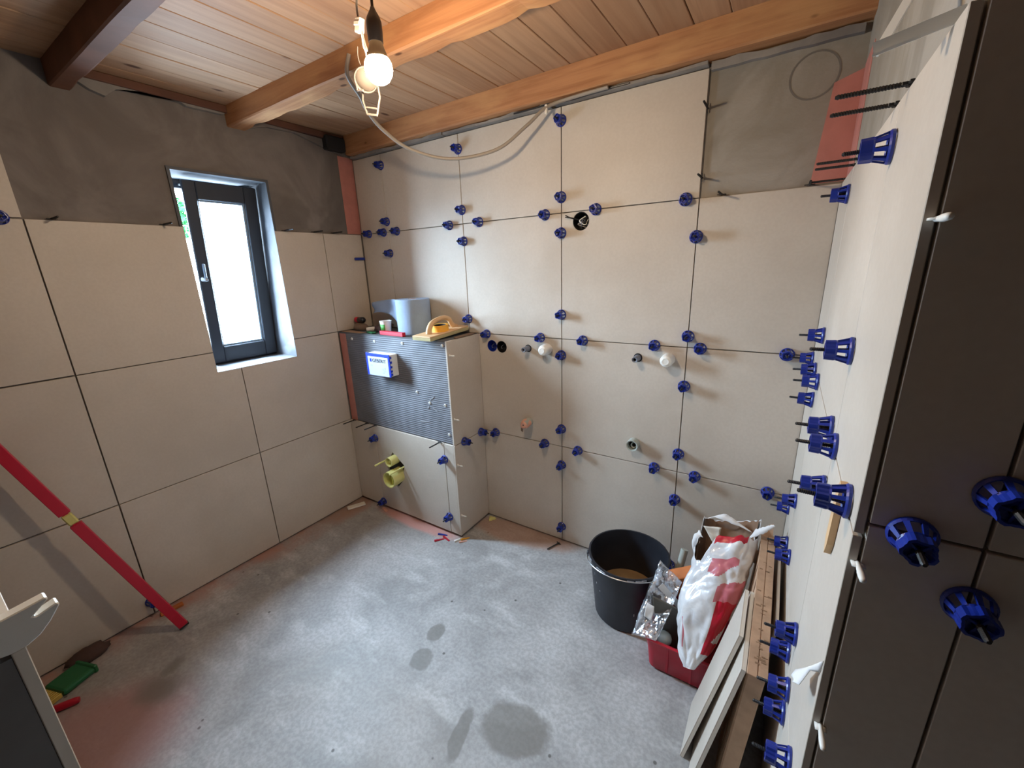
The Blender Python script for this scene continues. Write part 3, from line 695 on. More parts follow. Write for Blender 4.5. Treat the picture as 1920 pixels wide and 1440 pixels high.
for u, z, l in [(.952, 1.735, 'large and highest on the right partition'), (1.573, 1.735, 'high on the right partition beside the grey patch'), (1.573, 1.335, 'upper mid-height on the far joint of the right partition'), (.960, 1.402, 'large and single at mid-height on the right partition'),
    (1.855, ZM, 'topmost of the close row in the far right corner'), (1.660, ZM, 'second of the close row in the far right corner'), (1.500, ZM, 'third of the close row in the far right corner'), (1.573, 1.128, 'lowest of the close row in the far right corner'),
    (1.030, 1.226, 'upper of the pair in mid right partition'), (.935, 1.222, 'lower of the pair in mid right partition'), (.975, 1.114, 'half hidden behind the large one over the wood sliver'), (.712, 1.224, 'large one in front of the wood sliver on the right partition'),
    (1.545, .775, 'upper of the two above the sack on the right partition'), (1.80, ZL, 'lower of the two above the sack on the right partition'), (1.60, .572, 'dark one near the top of the carton'), (1.43, .630, 'with stem over the upper carton edge'),
    (.975, .735, 'upper of the pair beside the lower carton'), (1.03, .628, 'lower of the pair beside the lower carton'), (.925, .622, 'under the white paper scrap on the right partition'), (.93, .545, 'shaded and lowest behind the carton end'), (.745, .640, 'lowest right at the bottom edge of the picture')]:
    clip('R', u, z, CL + l)
for u, z, l in [(.172, 1.226, 'big one on the short joint of the dark tiled end'), (.2375, 1.300, 'big one at the right picture edge on the dark tiles'), (.2375, 1.148, 'big one lowest on the dark tiled end')]: clip('D', u, z, CL + l)
# bare stems without caps
sproto = None
def bare(w, u, z, label, flat=True, dirn=None, spin=0.0):
    global sproto
    if sproto is None:
        sproto = thing('clip_stem', label, 'clip stem', (0, 0, 0), 'bare black clip stems')
        for nm, me in (('stem', STEMM), ('base_plate', BASEM)):
            c = bpy.data.objects.new(nm, me); COL.objects.link(c); c.parent = sproto
        r = sproto
    else:
        r = sproto.copy(); COL.objects.link(r); r['label'] = label
        for ch in list(sproto.children):
            c = ch.copy(); COL.objects.link(c); c.parent = r
    r.location = Vector(at(w, u, z)) if w else Vector((u, z, 0.006))
    d = Vector(dirn) if dirn else NORM[w]
    z_ = d.normalized(); x_ = Vector((0, 0, 1)).cross(z_).normalized() if abs(z_.z) < .9 else Vector((1, 0, 0)); y_ = z_.cross(x_)
    Rm = Matrix((x_, y_, z_)).transposed() @ Matrix.Rotation(spin, 3, 'Z'); r.rotation_euler = Rm.to_euler()
    return r
BS = 'bare black clip stem '
for u, l in [(.475, 'on the left wall tile edge nearest the camera'), (.827, 'on the left wall tile edge left of the window'), (1.382, 'on the left wall tile edge just right of the window'), (1.560, 'on the left wall tile edge, middle of three by the corner'), (1.690, 'on the left wall tile edge closest to the corner')]:
    bare('L', u, ZT + .004, BS + l)
for u, z, sp, l in [(J[3] + .003, 2.118, PI / 2, 'upper one on the bare patch edge'), (J[3] + .003, 1.880, PI / 2, 'lower one on the bare patch edge'), (-.252, ZT + .004, 0, 'at the lower left of the bare patch'), (.026, ZT + .004, 0, 'at the lower right of the bare patch by the pink tape')]:
    bare('B', u, z, BS + l, spin=sp)
for u, l in [(.91, 'long topmost one at the right partition'), (1.015, 'second from the top at the right partition'), (1.493, 'third from the top at the right partition'), (1.582, 'fourth from the top at the right partition'), (1.842, 'lowest and farthest at the right partition top')]:
    bare('R', u, ZT + .003, BS + l)
for u, l in [(-2.352, 'on the box tile edge in the corner'), (-2.222, 'on the box tile edge, second from the corner'), (-2.140, 'on the box tile edge, third from the corner'), (-1.577, 'on the box tile edge under the ribbed board right end')]:
    bare('F', u, ZL + .003, BS + l)
bare(None, -.94, 1.86, 'black clip foot lying at the base of the middle back joint', dirn=(-.35, -.9, 0.0))
# small white pegs
pegm = None
def peg(p, d, label, s=1.0):
    global pegm
    if pegm is None:
        bm = bmesh.new(); addlathe(bm, [(0, -.004), (.0026, -.004), (.0034, .010), (.0046, .026), (.0040, .038), (.0018, .0405), (0, .0405)], 8)
        addbox(bm, -.0075, .0075, -.0012, .0012, -.002, .010)
        bmesh.ops.recalc_face_normals(bm, faces=bm.faces); pegm = bpy.data.meshes.new('tile_peg'); bm.to_mesh(pegm); bm.free(); pegm.materials.append(M['white'])
        for f in pegm.polygons: f.use_smooth = True
    o = bpy.data.objects.new('tile_peg', pegm); COL.objects.link(o); o.location = p; o.scale = (s, s, s)
    o.rotation_euler = Vector((0, 0, 1)).rotation_difference(Vector(d)).to_euler()
    return tag(o, label, 'tile peg', 'white tile pegs')
for z, l in [(1.128, 'top'), (.765, 'second from the top'), (.485, 'third from the top'), (.155, 'lowest')]:
    peg((XS, YF + .012, z), (1, .12, -.02), 'small white tile peg on the box front edge, ' + l, .9)
for z, l in [(1.606, 'highest on the dark tiled end'), (1.164, 'middle one on the dark tiled end'), (.860, 'lowest on the dark tiled end')]:
    peg((.1278, YD, z), (.05, -1, .0), 'white tile peg, ' + l)
# ================================================================== LAMP AND CABLE
BX, BY, BZ = -.930, .8525, 2.063
lamp = thing('pendant_bulb', 'bare glowing bulb hanging from the ceiling on a black cord', 'lamp', (BX, BY, BZ))
lathe('bulb_glass', [(0, -.0345), (.013, -.032), (.024, -.025), (.032, -.012), (.0345, 0), (.0325, .013), (.028, .0215), (0, .0216)], M['bulb'], lamp, (BX, BY, BZ), n=28)
lathe('bulb_base', [(.0278, .0217), (.024, .032), (.0185, .046), (.0155, .060), (.0150, .090), (0, .090)], M['bulbbase'], lamp, (BX, BY, BZ), n=24)
lathe('lamp_holder', [(.0152, .056), (.0180, .056), (.0190, .080), (.0186, .098), (.0160, .108), (.0070, .124), (.0045, .130), (0, .130)], M['black'], lamp, (BX, BY, BZ), n=20)
tube('cord', spline([(BX, BY, BZ + .127), (BX + .002, BY, BZ + .20), (BX - .003, BY + .004, BZ + .26), (BX, BY, ZC - .001)]), .0035, M['black'], lamp)
lb = thing('lamp_bracket', 'white plastic ceiling bracket frame hanging beside the lit bulb', 'bracket', (-1.09, .956, 2.11))
ax = Vector((.5, -.62, -.5)).normalized(); c0 = Vector((-1.118, .972, 2.120))
Rb = Matrix.Translation(c0) @ frame_of(ax)
bm = bmesh.new(); addlathe(bm, [(.030, -.010), (.033, -.010), (.033, .010), (.030, .010)], 26, Rb, closed=True); addlathe(bm, [(0, -.010), (.0305, -.010), (.0305, -.007), (0, -.007)], 26, Rb)
frombm('round_base', bm, M['bracket'], lb, True)
dn = Vector((.10, -.02, -.9)).normalized()
p1 = c0 + Vector((-.032, .012, -.006)); p2 = c0 + Vector((.028, .016, -.012))
e1 = c0 + Vector((-.012, .00, -.088)); e2 = c0 + Vector((.026, .004, -.098))
tube('frame_bar', [p1, (p1 + e1) / 2 + Vector((-.010, 0, 0)), e1], .0028, M['bracket'], lb, 6)
tube('frame_bar', [p2, (p2 + e2) / 2 + Vector((.012, 0, .004)), e2], .0028, M['bracket'], lb, 6)
tube('frame_bar', [e1, e2], .0034, M['bracket'], lb, 6)
tube('frame_bar', [e1 + Vector((0, 0, .018)), e2 + Vector((0, 0, .018))], .0026, M['bracket'], lb, 6)
tube('frame_bar', [c0 + Vector((-.022, -.02, -.008)), c0 + Vector((-.020, -.02, -.03)), c0 + Vector((.004, -.02, -.034))], .0026, M['bracket'], lb, 6)
tube('hanging_wire', spline([c0 + Vector((-.02, .006, .034)), c0 + Vector((-.024, .0, .060)), c0 + Vector((-.016, -.004, .085))]), .0016, M['bracket'], lb, 6)
lc = thing('terminal_block', 'small cream terminal block with two white wires above the bulb', 'terminal block', (-1.03, .88, 2.19))
tb = Vector((-1.020, .885, 2.193))
box('block', -.011, .011, -.008, .008, -.016, .016, M['cream'], lc, bevel=.002, mtx=Matrix.Translation(tb) @ Matrix.Rotation(.25, 4, 'Y'))
box('block_ridge', -.013, .009, -.0095, .0095, -.003, .008, M['cream'], lc, bevel=.002, mtx=Matrix.Translation(tb) @ Matrix.Rotation(.25, 4, 'Y'))
tube('wire', spline([tb + Vector((.004, 0, -.012)), tb + Vector((.006, 0, -.045)), tb + Vector((-.004, .015, -.055)), c0 + Vector((.012, 0, .034))]), .0020, M['white'], lc, 6)
tube('wire', spline([tb + Vector((.006, 0, -.012)), tb + Vector((.018, -.006, -.040)), tb + Vector((.034, -.014, -.070))]), .0020, M['white'], lc, 6)
tube('wire', spline([tb + Vector((-.002, 0, .014)), tb + Vector((-.004, .002, .05)), tb + Vector((.006, .01, .10)), tb + Vector((.004, .012, ZC - tb.z - .001))]), .0026, M['pencil'], lc, 6)
tag(box('wood_batten', -.952, -.934, .892, .905, 2.285, ZC - .001, M['wood'], bevel=.002), 'short pale wooden batten on the ceiling beside the black cord', 'batten')
cab = thing('hanging_cable', 'grey cable sagging from the middle beam to the back wall', 'cable', (-1.33, 1.6, 2.05))
pts = [(-1.435, 1.182, 2.335), (-1.459, 1.182, 2.275), (-1.484, 1.25, 2.232), (-1.506, 1.30, 2.194), (-1.513, 1.38, 2.145), (-1.466, 1.48, 2.085), (-1.342, 1.60, 2.049), (-1.161, 1.70, 2.075), (-1.048, 1.77, 2.16), (-.98, 1.81, 2.222), (-.934, 1.838, 2.245), (-.816, 1.842, 2.252), (-.70, 1.844, 2.254)]
tube('sheath', spline(pts, 8), .0072, M['cable'], cab, 10)
tag(tube('cable_loose', spline([(-1.16, 1.858, 2.254), (-1.03, 1.861, 2.256), (-.93, 1.861, 2.257), (-.80, 1.862, 2.257), (-.70, 1.862, 2.256), (-.62, 1.862, 2.255)], 6), .0035, M['black'], None, 6), 'thin dark cable under the back beam by the white cable clip', 'cable')
tag(box('cable_clip', -.975, -.963, 1.812, 1.826, 2.205, 2.242, M['white'], bevel=.003), 'white cable clip holding the grey cable at the beam', 'cable clip')

# ================================================================== PIPES IN THE BACK WALL
for x, z, l in [(-1.378, 1.138, 'left dark blue round socket box beside the cistern box'), (-1.312, 1.137, 'right black round socket box beside the cistern box')]:
    t = thing('socket_box', l, 'socket box', (x, YB, z), 'twin socket boxes')
    lathe('cup', [(0, -.050), (.0335, -.050), (.0335, -.0005), (.0315, -.0005), (.0315, -.048), (0, -.048)], M['blue' if x < -1.35 else 'black'], t, (x, YB, z), (0, -1, 0), 24)
    for s in (-1, 1): tube('wire', spline([(x + .010 * s, YB + .045, z + .01), (x + .016 * s, YB + .02, z - .004), (x + .004 * s, YB + .010, z - .012)]), .0018, M['black' if s > 0 else 'greypipe'], t, 6)
x, z = SOCK[2][:2]
t = thing('wire_outlet', 'round black hole with loose wires high on the back wall', 'wire outlet', (x, YB, z))
lathe('cup', [(0, -.055), (.0405, -.055), (.0405, -.001), (.038, -.001), (.038, -.053), (0, -.053)], M['dark'], t, (x, YB, z), (0, -1, 0), 24)
rnd = random.Random(4)
for k in range(7):
    q = [(x + rnd.uniform(-.03, .03), YB + .045, z + rnd.uniform(-.03, .03)), (x + rnd.uniform(-.03, .03), YB + .012, z + rnd.uniform(-.026, .026)), (x + rnd.uniform(-.025, .025), YB + .006, z + rnd.uniform(-.026, .02)), (x + rnd.uniform(-.03, .03), YB + .02, z + rnd.uniform(-.03, .03))]
    if k == 0: q = [(x + .01, YB + .03, z), (x - .025, YB + .004, z + .012), (x - .052, YB - .012, z + .020), (x - .070, YB - .020, z + .030)]
    if k == 1: q = [(x + .01, YB + .03, z), (x - .025, YB + .006, z + .010), (x - .050, YB - .010, z + .018), (x - .074, YB - .014, z + .022)]
    tube('wire', spline(q), .0024, M[['black', 'cable', 'white', 'greypipe', 'black', 'cable', 'greypipe'][k]] if k > 1 else M['black'], t, 6)
for x, z, l in [(-1.137, 1.142, 'grey water stub left of the left white cap'), (-.542, 1.143, 'grey water stub left of the right white cap')]:
    t = thing('pipe_stub', l, 'pipe stub', (x, YB, z), 'grey water stubs')
    lathe('stub', [(.0075, .002), (.0075, .052), (.0125, .054), (.0135, .052), (.0135, .020), (.0155, .018), (.0155, 0), (.0075, 0)], M['greypipe'], t, (x, YB, z), (0, -1, 0), 18, closed=True)
    lathe('stub_bore', [(0, .036), (.0074, .036), (.0074, .032), (0, .032)], M['dark'], t, (x, YB, z), (0, -1, 0), 14)
    lathe('gap_shade', [(.0152, .0012), (.0205, .0012), (.0205, .0002), (.0152, .0002)], M['dark'], t, (x, YB, z), (0, -1, 0), 20, closed=True)  # flat dark ring drawn for the shaded gap round the stub
for x, z, l in [(-1.018, 1.149, 'white round wall cap left of the middle back joint'), (-.404, 1.149, 'white round wall cap by the right back joint')]:
    t = thing('end_plug', l, 'pipe cap', (x, YB, z), 'white pipe caps')
    lathe('cap_body', [(0, .066), (.010, .066), (.016, .0655), (.024, .060), (.0275, .050), (.0285, .030), (.0285, .001), (0, .001)], M['white'], t, (x, YB, z), (0, -1, 0), 24)
    lathe('cap_recess', [(.0100, .0662), (.0150, .0670), (.0165, .0660)], M['white'], t, (x, YB, z), (0, -1, 0), 8)
t = thing('taped_pipe', 'pipe end wrapped in pink tape on the lower back wall', 'pipe', (-1.142, YB, .716))
lathe('pipe', [(.012, .002), (.012, .060), (.0235, .062), (.0250, .055), (.0245, .0), (.012, 0)], M['greypipe2'], t, (-1.142, YB, .716), (0, -1, 0), 18, closed=True)
lathe('tape_wrap', [(.004, .066), (.014, .070), (.0225, .064), (.0262, .050), (.0258, .022)], M['copper'], t, (-1.142, YB, .716), (0, -1, 0), 16, mod=lambda a, z: 1 + .10 * math.sin(3 * a + 40 * z))
quad('tape_tail', [(-1.166, YB - .056, .705), (-1.150, YB - .060, .700), (-1.156, YB - .052, .668), (-1.170, YB - .050, .672)], .0012, M['brown'], t)
t = thing('waste_socket', 'grey waste pipe socket low on the right of the back wall', 'pipe socket', (-.540, YB, .711))
lathe('socket', [(.0225, .003), (.0225, .038), (.0275, .040), (.0290, .034), (.0290, 0), (.0225, 0)], M['greypipe2'], t, (-.540, YB, .711), (0, -1, 0), 24, closed=True)
lathe('socket_inside', [(0, .006), (.0224, .006), (.0224, .002), (0, .002)], M['dark'], t, (-.540, YB, .711), (0, -1, 0), 18)
lathe('inner_elbow', [(.011, .020), (.0145, .022), (.0145, .006), (.011, .006)], M['greypipe2'], t, (-.536, YB, .705), (0, -1, .2), 14, closed=True)
tag(box('plastic_wedge', XL + .001, XL + .018, 1.815, 1.890, 1.648, 1.664, M['blue'], bevel=.003), 'small blue wedge stuck in the corner joint between left and back wall', 'wedge')

# ================================================================== ON TOP OF THE CISTERN BOX
ZB_ = 1.2055
r = thing('paper_towel_roll', 'large blue paper towel roll with a torn sheet on the cistern box', 'paper roll', (-1.86, 1.777, ZB_))
lathe('roll', [(.024, .002), (.096, .0), (.1000, .003), (.1005, .199), (.098, .203), (.026, .2025), (.024, .19)], M['bluepaper'], r, (-1.86, 1.777, ZB_), n=36, closed=True)
lathe('core_tube', [(.0215, .004), (.0238, .004), (.0238, .2035), (.0215, .2035)], M['card'], r, (-1.86, 1.777, ZB_), n=20, closed=True)
vs = []; fs = []; nu, nv = 14, 8
for i in range(nu + 1):
    u = i / nu
    for j in range(nv + 1):
        v = j / nv
        a = PI * 1.18 - .1 * u
        sx = -1.86 + .101 * math.cos(PI + .55) - .285 * u; sy = 1.777 + .101 * math.sin(PI + .55) + .085 * u + .018 * math.sin(5 * u)
        top = ZB_ + .202 - .028 * u * u; bot = ZB_ + .060 + .048 * u + .03 * math.sin(PI * u)
        fold = .010 * math.sin(5 * (u - v * .8)) * u
        vs.append((sx + .003 * math.sin(7 * v) * u, sy - fold - .02 * u * (1 - v) + .008 * math.sin(4 * v) * u, bot + (top - bot) * v))
for i in range(nu):
    for j in range(nv): a = i * (nv + 1) + j; fs.append((a, a + nv + 1, a + nv + 2, a + 1))
o = mesh('torn_sheet', vs, fs, M['bluepaper'], r, True); md = o.modifiers.new('s', 'SOLIDIFY'); md.thickness = .0016
tm = thing('measuring_cup', 'clear plastic tub with a green label left of the blue roll', 'tub', (-2.005, 1.680, ZB_))
lathe('cup', [(0, .001), (.026, .001), (.034, .076), (.0365, .077), (.0365, .080), (.032, .080), (.0245, .003), (0, .003)], M['white'], tm, (-2.005, 1.680, ZB_), n=22)
def arcband(name, c, r0, r1, z0, z1, a0, a1, mat, parent, n=10, off=.0006):
    vs = []; fs = []
    for i in range(n + 1):
        a = a0 + (a1 - a0) * i / n
        for rr, z in ((r0 + off, z0), (r1 + off, z1)): vs.append((c[0] + rr * math.cos(a), c[1] + rr * math.sin(a), z))
    for i in range(n): fs.append((2 * i, 2 * i + 2, 2 * i + 3, 2 * i + 1))
    o = mesh(name, vs, fs, mat, parent, True); o.modifiers.new('s', 'SOLIDIFY').thickness = .0006; return o
arcband('label_band', (-2.005, 1.680), .0285, .0325, ZB_ + .022, ZB_ + .060, -2.2, -.9, M['label'], tm)
# wooden plaster float with a tape roll under its grip
fl = thing('plastering_float', 'wooden-handled float with a pale sponge face on the box corner', 'float', (-1.60, 1.72, 1.232))
FM = Matrix.Translation((-1.597, 1.722, 1.2315)) @ Matrix.Rotation(-.02, 4, 'Z') @ Matrix.Rotation(.060, 4, 'X')
box('float_board', -.068, .068, -.158, .158, .002, .010, M['wood'], fl, bevel=.002, mtx=FM)
box('sponge_face', -.068, .068, -.158, .158, -.0150, .0022, M['grout'], fl, bevel=.002, mtx=FM)
bm = bmesh.new(); addtube(bm, [FM @ Vector(p) for p in spline([(0, -.098, .008), (0, -.092, .034), (0, -.066, .062), (0, -.02, .074), (0, .035, .076), (0, .072, .060), (0, .086, .034), (0, .110, .012), (0, .125, .008)], 5)], .012, 10, rfun=lambda t: .0125 + .004 * abs(2 * t - 1))
frombm('grip', bm, M['wood'], fl, True)
tr_ = thing('tape_roll', 'yellow adhesive tape roll under the grip of the float', 'tape', (-1.602, 1.705, 1.245))
TM = FM @ Matrix.Translation((.006, -.012, .0105))
bm = bmesh.new(); addlathe(bm, [(.034, 0), (.047, 0), (.047, .034), (.034, .034)], 28, TM, closed=True); autosm = frombm('tape_body', bm, M['tape'], tr_, True); autosmooth(autosm)
bm = bmesh.new(); addlathe(bm, [(.0325, .0005), (.0340, .0005), (.0340, .0335), (.0325, .0335)], 24, TM, closed=True); frombm('cardboard_core', bm, M['dark'], tr_, True)
tag(box('short_level', -.105, .105, -.012, .012, 0, .024, M['red'], bevel=.002, mtx=Matrix.Translation((-1.912, 1.642, ZB_ + .0005)) @ Matrix.Rotation(-.055, 4, 'Z')), 'short bright red bar along the front edge of the box top', 'level')
bt = thing('hand_tool', 'red and black capped tool lying on the brown sponge', 'tool', (-2.335, 1.735, 1.25))
bm = bmesh.new(); addlathe(bm, [(0, -.052), (.012, -.051), (.0185, -.042), (.0185, -.005), (0, -.005)], 16, Matrix.Translation((-2.318, 1.735, ZB_ + .066)) @ frame_of((1, -.15, .02)), mod=lambda a, z: 1); o = frombm('red_half', bm, M['red'], bt, True); o['label'] = 'red half of the tool'
bm = bmesh.new(); addlathe(bm, [(0, -.006), (.0190, -.006), (.0195, .042), (.014, .052), (0, .053)], 16, Matrix.Translation((-2.318, 1.735, ZB_ + .066)) @ frame_of((1, -.15, .02))); o = frombm('black_half', bm, M['black'], bt, True); o['label'] = 'black half of the tool'
bm = bmesh.new(); bmesh.ops.create_uvsphere(bm, u_segments=18, v_segments=10, radius=1)
for v in bm.verts:
    v.co = Vector((v.co.x * .056, v.co.y * .040, max(v.co.z, -.55) * .030)) * (1 + .05 * noise.noise(v.co * 3)); v.co += Vector((-2.315, 1.735, ZB_ + .0175))
tag(frombm('brown_sponge', bm, M['brown'], None, True), 'brown half-round sponge in the left corner of the box top', 'sponge')
bm = bmesh.new(); bmesh.ops.create_uvsphere(bm, u_segments=22, v_segments=12, radius=1)
for v in bm.verts:
    n_ = noise.noise(v.co * 2.2); w = Vector((v.co.x * .075, v.co.y * .036, max(v.co.z, -.5) * .034)) * (1 + .28 * n_); w.z += .020 * max(0, v.co.x)
    v.co = w + Vector((-2.095, 1.735, ZB_ + .020))
tag(frombm('work_glove', bm, M['cloth'], None, True), 'crumpled dark brown cloth between the sponge and the tub', 'cloth')
tag(lathe('sealant_tube', [(0, 0), (.012, .001), (.0135, .02), (.0135, .075), (.006, .085), (.004, .10), (0, .10)], M['cream'], None, (-2.21, 1.695, ZB_ + .0145), (.75, .65, .05), 14), 'small cream tube end lying beside the sponge', 'tube')
tag(box('green_wedge', -.038, .038, -.016, .016, 0, .012, M['green'], bevel=.004, mtx=Matrix.Translation((-2.115, 1.655, ZB_ + .0005)) @ Matrix.Rotation(-.25, 4, 'Z')), 'flat green plastic piece left of the red bar', 'plastic piece')
tag(extrude('cardboard_scrap', [(-2.39, 1.640), (-2.20, 1.628), (-2.185, 1.668), (-2.37, 1.690)], 'Z', ZB_ + .0003, ZB_ + .0022, M['card']), 'flat brown cardboard scrap in the left corner of the box top', 'scrap')
tag(extrude('plaster_crumbs', [(-1.492, 1.70), (-1.47, 1.69), (-1.469, 1.83), (-1.485, 1.88), (-1.51, 1.86), (-1.50, 1.78)], 'Z', ZB_ + .0003, ZB_ + .008, M['brown'], bevel=.002), 'brown crumbs behind the float at the right box edge', 'crumbs')
# ================================================================== RED LEVEL ON THE LEFT
def obox(name, a, b, w, h, mat, parent, side, bevel=.002, t0=0.0, t1=1.0):
    """bar from a to b (world), width w along 'side', height h"""
    a = Vector(a); b = Vector(b); d = b - a; L = d.length; z = d.normalized(); x = (Vector(side) - z * Vector(side).dot(z)).normalized(); y = z.cross(x)
    m = Matrix.Translation(a) @ Matrix((x, y, z)).transposed().to_4x4()
    return box(name, -w / 2, w / 2, -h / 2, h / 2, L * t0, L * t1, mat, parent, bevel, m)
la, lb_ = Vector((-2.172, .440, .012)), Vector((-2.372, -.110, 1.77))
lev = thing('spirit_level', 'long red spirit level leaning on the left wall', 'spirit level', la)
sd = Vector((.15, 1, .33))
obox('level_body', la, lb_, .037, .021, M['red'], lev, sd, .0018, .004, .366)
obox('level_body', la, lb_, .037, .021, M['red'], lev, sd, .0018, .396, 1)
obox('level_web', la, lb_, .018, .012, M['red'], lev, Vector((.15, 1, .33)), .001, .36, .40)
obox('vial', la, lb_, .031, .019, M['vial'], lev, sd, .004, .368, .394)
obox('end_cap', la, lb_, .039, .023, M['black'], lev, sd, .0018, 0, .0045)
obox('end_cap', la, lb_, .039, .023, M['black'], lev, sd, .0018, .996, 1.0)

# ================================================================== BUCKET
bk = thing('mortar_bucket', 'black mortar bucket with a splashed rim by the back wall', 'bucket', (-.455, 1.595, 0))
wob = lambda a, z: 1 + (.012 * math.sin(2 * a + .6) + .008 * math.sin(3 * a)) * max(0, z) / .31
lathe('bucket_shell', [(0, .001), (.134, .001), (.142, .008), (.158, .18), (.1690, .296), (.1755, .298), (.1765, .306), (.1740, .312), (.1675, .312), (.1650, .300), (.152, .17), (.136, .014), (0, .014)], M['rubble'], bk, (-.455, 1.595, 0), n=48, mod=wob)
lathe('mortar_rest', [(0, .142), (.05, .132), (.10, .112), (.1450, .104), (.140, .06), (0, .06)], M['mortarmix'], bk, (-.455, 1.595, 0), n=24, mod=lambda a, z: 1)
rnd = random.Random(8)
for k in range(26):
    a = rnd.uniform(-PI * .9, PI * .3) if k < 20 else rnd.uniform(0, 2 * PI); w = rnd.uniform(.03, .16); z = .3045 + rnd.uniform(-.001, .002); rr = .1767 * wob(a, .306)
    arcband('dried_splash', (-.455, 1.595), rr, rr, z - .004, z + .005, a, a + w, M['scuff'], bk, 5, .0010)
for k in range(9):
    a = rnd.uniform(PI * 1.0, PI * 1.75); z = rnd.uniform(.10, .27); r0 = .142 + (.169 - .142) * z / .296; w = rnd.uniform(.01, .03); h = rnd.uniform(.004, .018)
    arcband('dried_splash', (-.455, 1.595), r0 * wob(a, z) + .0012, (r0 + h * .09) * wob(a, z) + .0012, z, z + h, a, a + w, M['scuff'], bk, 3, .0002)
for a in (math.radians(200), math.radians(20)):
    c = Vector((-.455 + .178 * math.cos(a), 1.595 + .178 * math.sin(a), .285)); bm = bmesh.new(); addlathe(bm, [(0, -.004), (.014, -.004), (.014, .005), (.006, .007), (0, .007)], 12, Matrix.Translation(c) @ frame_of((math.cos(a), math.sin(a), 0)))
    frombm('handle_lug', bm, M['rubble'], bk, True)
tube('wire_bail', spline([(-.455 + .180 * math.cos(math.radians(200)), 1.595 + .180 * math.sin(math.radians(200)), .285)] + [(-.455 + (.186) * math.cos(math.radians(t)), 1.595 + .186 * math.sin(math.radians(t)), .285 + .026 * math.sin(math.radians((t - 200) * 1.0))) for t in range(215, 366, 15)] + [(-.455 + .180 * math.cos(math.radians(20)), 1.595 + .180 * math.sin(math.radians(20)), .285)], 4), .0022, M['steel'], bk, 6)

# ================================================================== RED TUB AND WHAT IS IN IT
tub = thing('plastic_tub', 'red plastic tub full of building scraps on the floor', 'tub', (-.175, 1.48, 0))
def rrect(x0, x1, y0, y1, r, z, n=5):
    out = []   # the back left corner of the tub is pushed in beside the bucket
    for cx, cy, a0 in ((x1 - r, y1 - r, 0), (x0 + r, y1 - r, PI / 2), (x0 + r, y0 + r, PI), (x1 - r, y0 + r, 1.5 * PI)):
        for i in range(n + 1): a = a0 + PI / 2 * i / n; out.append(Vector((cx + r * math.cos(a), cy + r * math.sin(a), z)))
    return [Vector((p.x + .055 * (p.y - y0) / (y1 - y0) * (x1 - p.x) / (x1 - x0), p.y, p.z)) for p in out]
def loft(name, rings, mat, parent, cap0=True, cap1=True, smooth=True):
    bm = bmesh.new(); R_ = [[bm.verts.new(p) for p in r] for r in rings]; n = len(R_[0])
    for A, B in zip(R_, R_[1:]):
        for i in range(n): bm.faces.new((A[i], A[(i + 1) % n], B[(i + 1) % n], B[i]))
    if cap0: bm.faces.new(R_[0][::-1])
    if cap1: bm.faces.new(R_[-1])
    o = frombm(name, bm, mat, parent, smooth); autosmooth(o, 40); return o
X0, X1, Y0, Y1 = -.298, -.045, 1.352, 1.625
loft('tub_shell', [rrect(X0 + .012, X1 - .012, Y0 + .012, Y1 - .012, .03, .001), rrect(X0 + .003, X1 - .003, Y0 + .003, Y1 - .003, .035, .010), rrect(X0 - .004, X1 + .004, Y0 - .006, Y1 + .004, .035, .10), rrect(X0 - .012, X1 + .010, Y0 - .014, Y1 + .006, .035, .150),
    rrect(X0 - .022, X1 + .014, Y0 - .024, Y1 + .008, .04, .156), rrect(X0 - .024, X1 + .015, Y0 - .026, Y1 + .009, .04, .163), rrect(X0 - .018, X1 + .012, Y0 - .020, Y1 + .006, .04, .168), rrect(X0 - .009, X1 + .007, Y0 - .011, Y1 + .002, .035, .162), rrect(X0 + .006, X1 - .006, Y0 + .006, Y1 - .006, .03, .014)], M['redtub'], tub)
for x in (-.215, -.13): extrude('tub_rib', [(Y0 - .004, .02), (Y0 - .016, .15), (Y0 - .006, .15), (Y0 + .006, .02)], 'X', x - .004, x + .004, M['redtub'], tub)
ZI = .02
tag(quad('trowel_plate', [(-.296, 1.40, .300), (-.205, 1.425, .265), (-.185, 1.435, .055), (-.262, 1.41, .060)], .010, M['trowel'], None, .002), 'dark grey flat plate standing in the red tub', 'plate')
tag(quad('paper_label', [(-.272, 1.452, .335), (-.192, 1.462, .258), (-.209, 1.458, .236), (-.288, 1.448, .312)], .0015, M['paper']), 'white paper strip leaning behind the grey plate in the tub', 'paper strip')
bm = bmesh.new(); bmesh.ops.create_icosphere(bm, subdivisions=2, radius=.030)
for v in bm.verts: v.co = v.co * (1 + .08 * noise.noise(v.co * 60)) + Vector((-.238, 1.385, .140))
tag(frombm('foam_ball', bm, M['greypipe2'], None, True), 'pale round lump in front of the grey plate in the tub', 'lump')
tag(tube('grey_pipe', [(-.258, 1.640, .190), (-.250, 1.665, .25), (-.238, 1.70, .342)], .0155, M['greypipe2'], None, 14), 'short grey pipe sticking up behind the bucket rim', 'pipe')
wb2 = thing('timber_block', 'reddish brown grooved timber offcut leaning in the tub', 'timber offcut', (-.19, 1.60, .02))
WM = Matrix.Translation((-.160, 1.575, .268)) @ Matrix.Rotation(.60, 4, 'Y').inverted() @ Matrix.Rotation(.25, 4, 'X')
bm = bmesh.new()
for b in ((-.085, .085, -.03, .03, -.10, .045), (-.085, .085, -.03, .018, .0455, .062), (-.085, .085, -.03, .03, .0625, .095)): addbox(bm, *b, WM)
bmesh.ops.bevel(bm, geom=list(bm.edges), offset=.003, segments=1, affect='EDGES')
frombm('timber', bm, M['brownwood'], wb2)
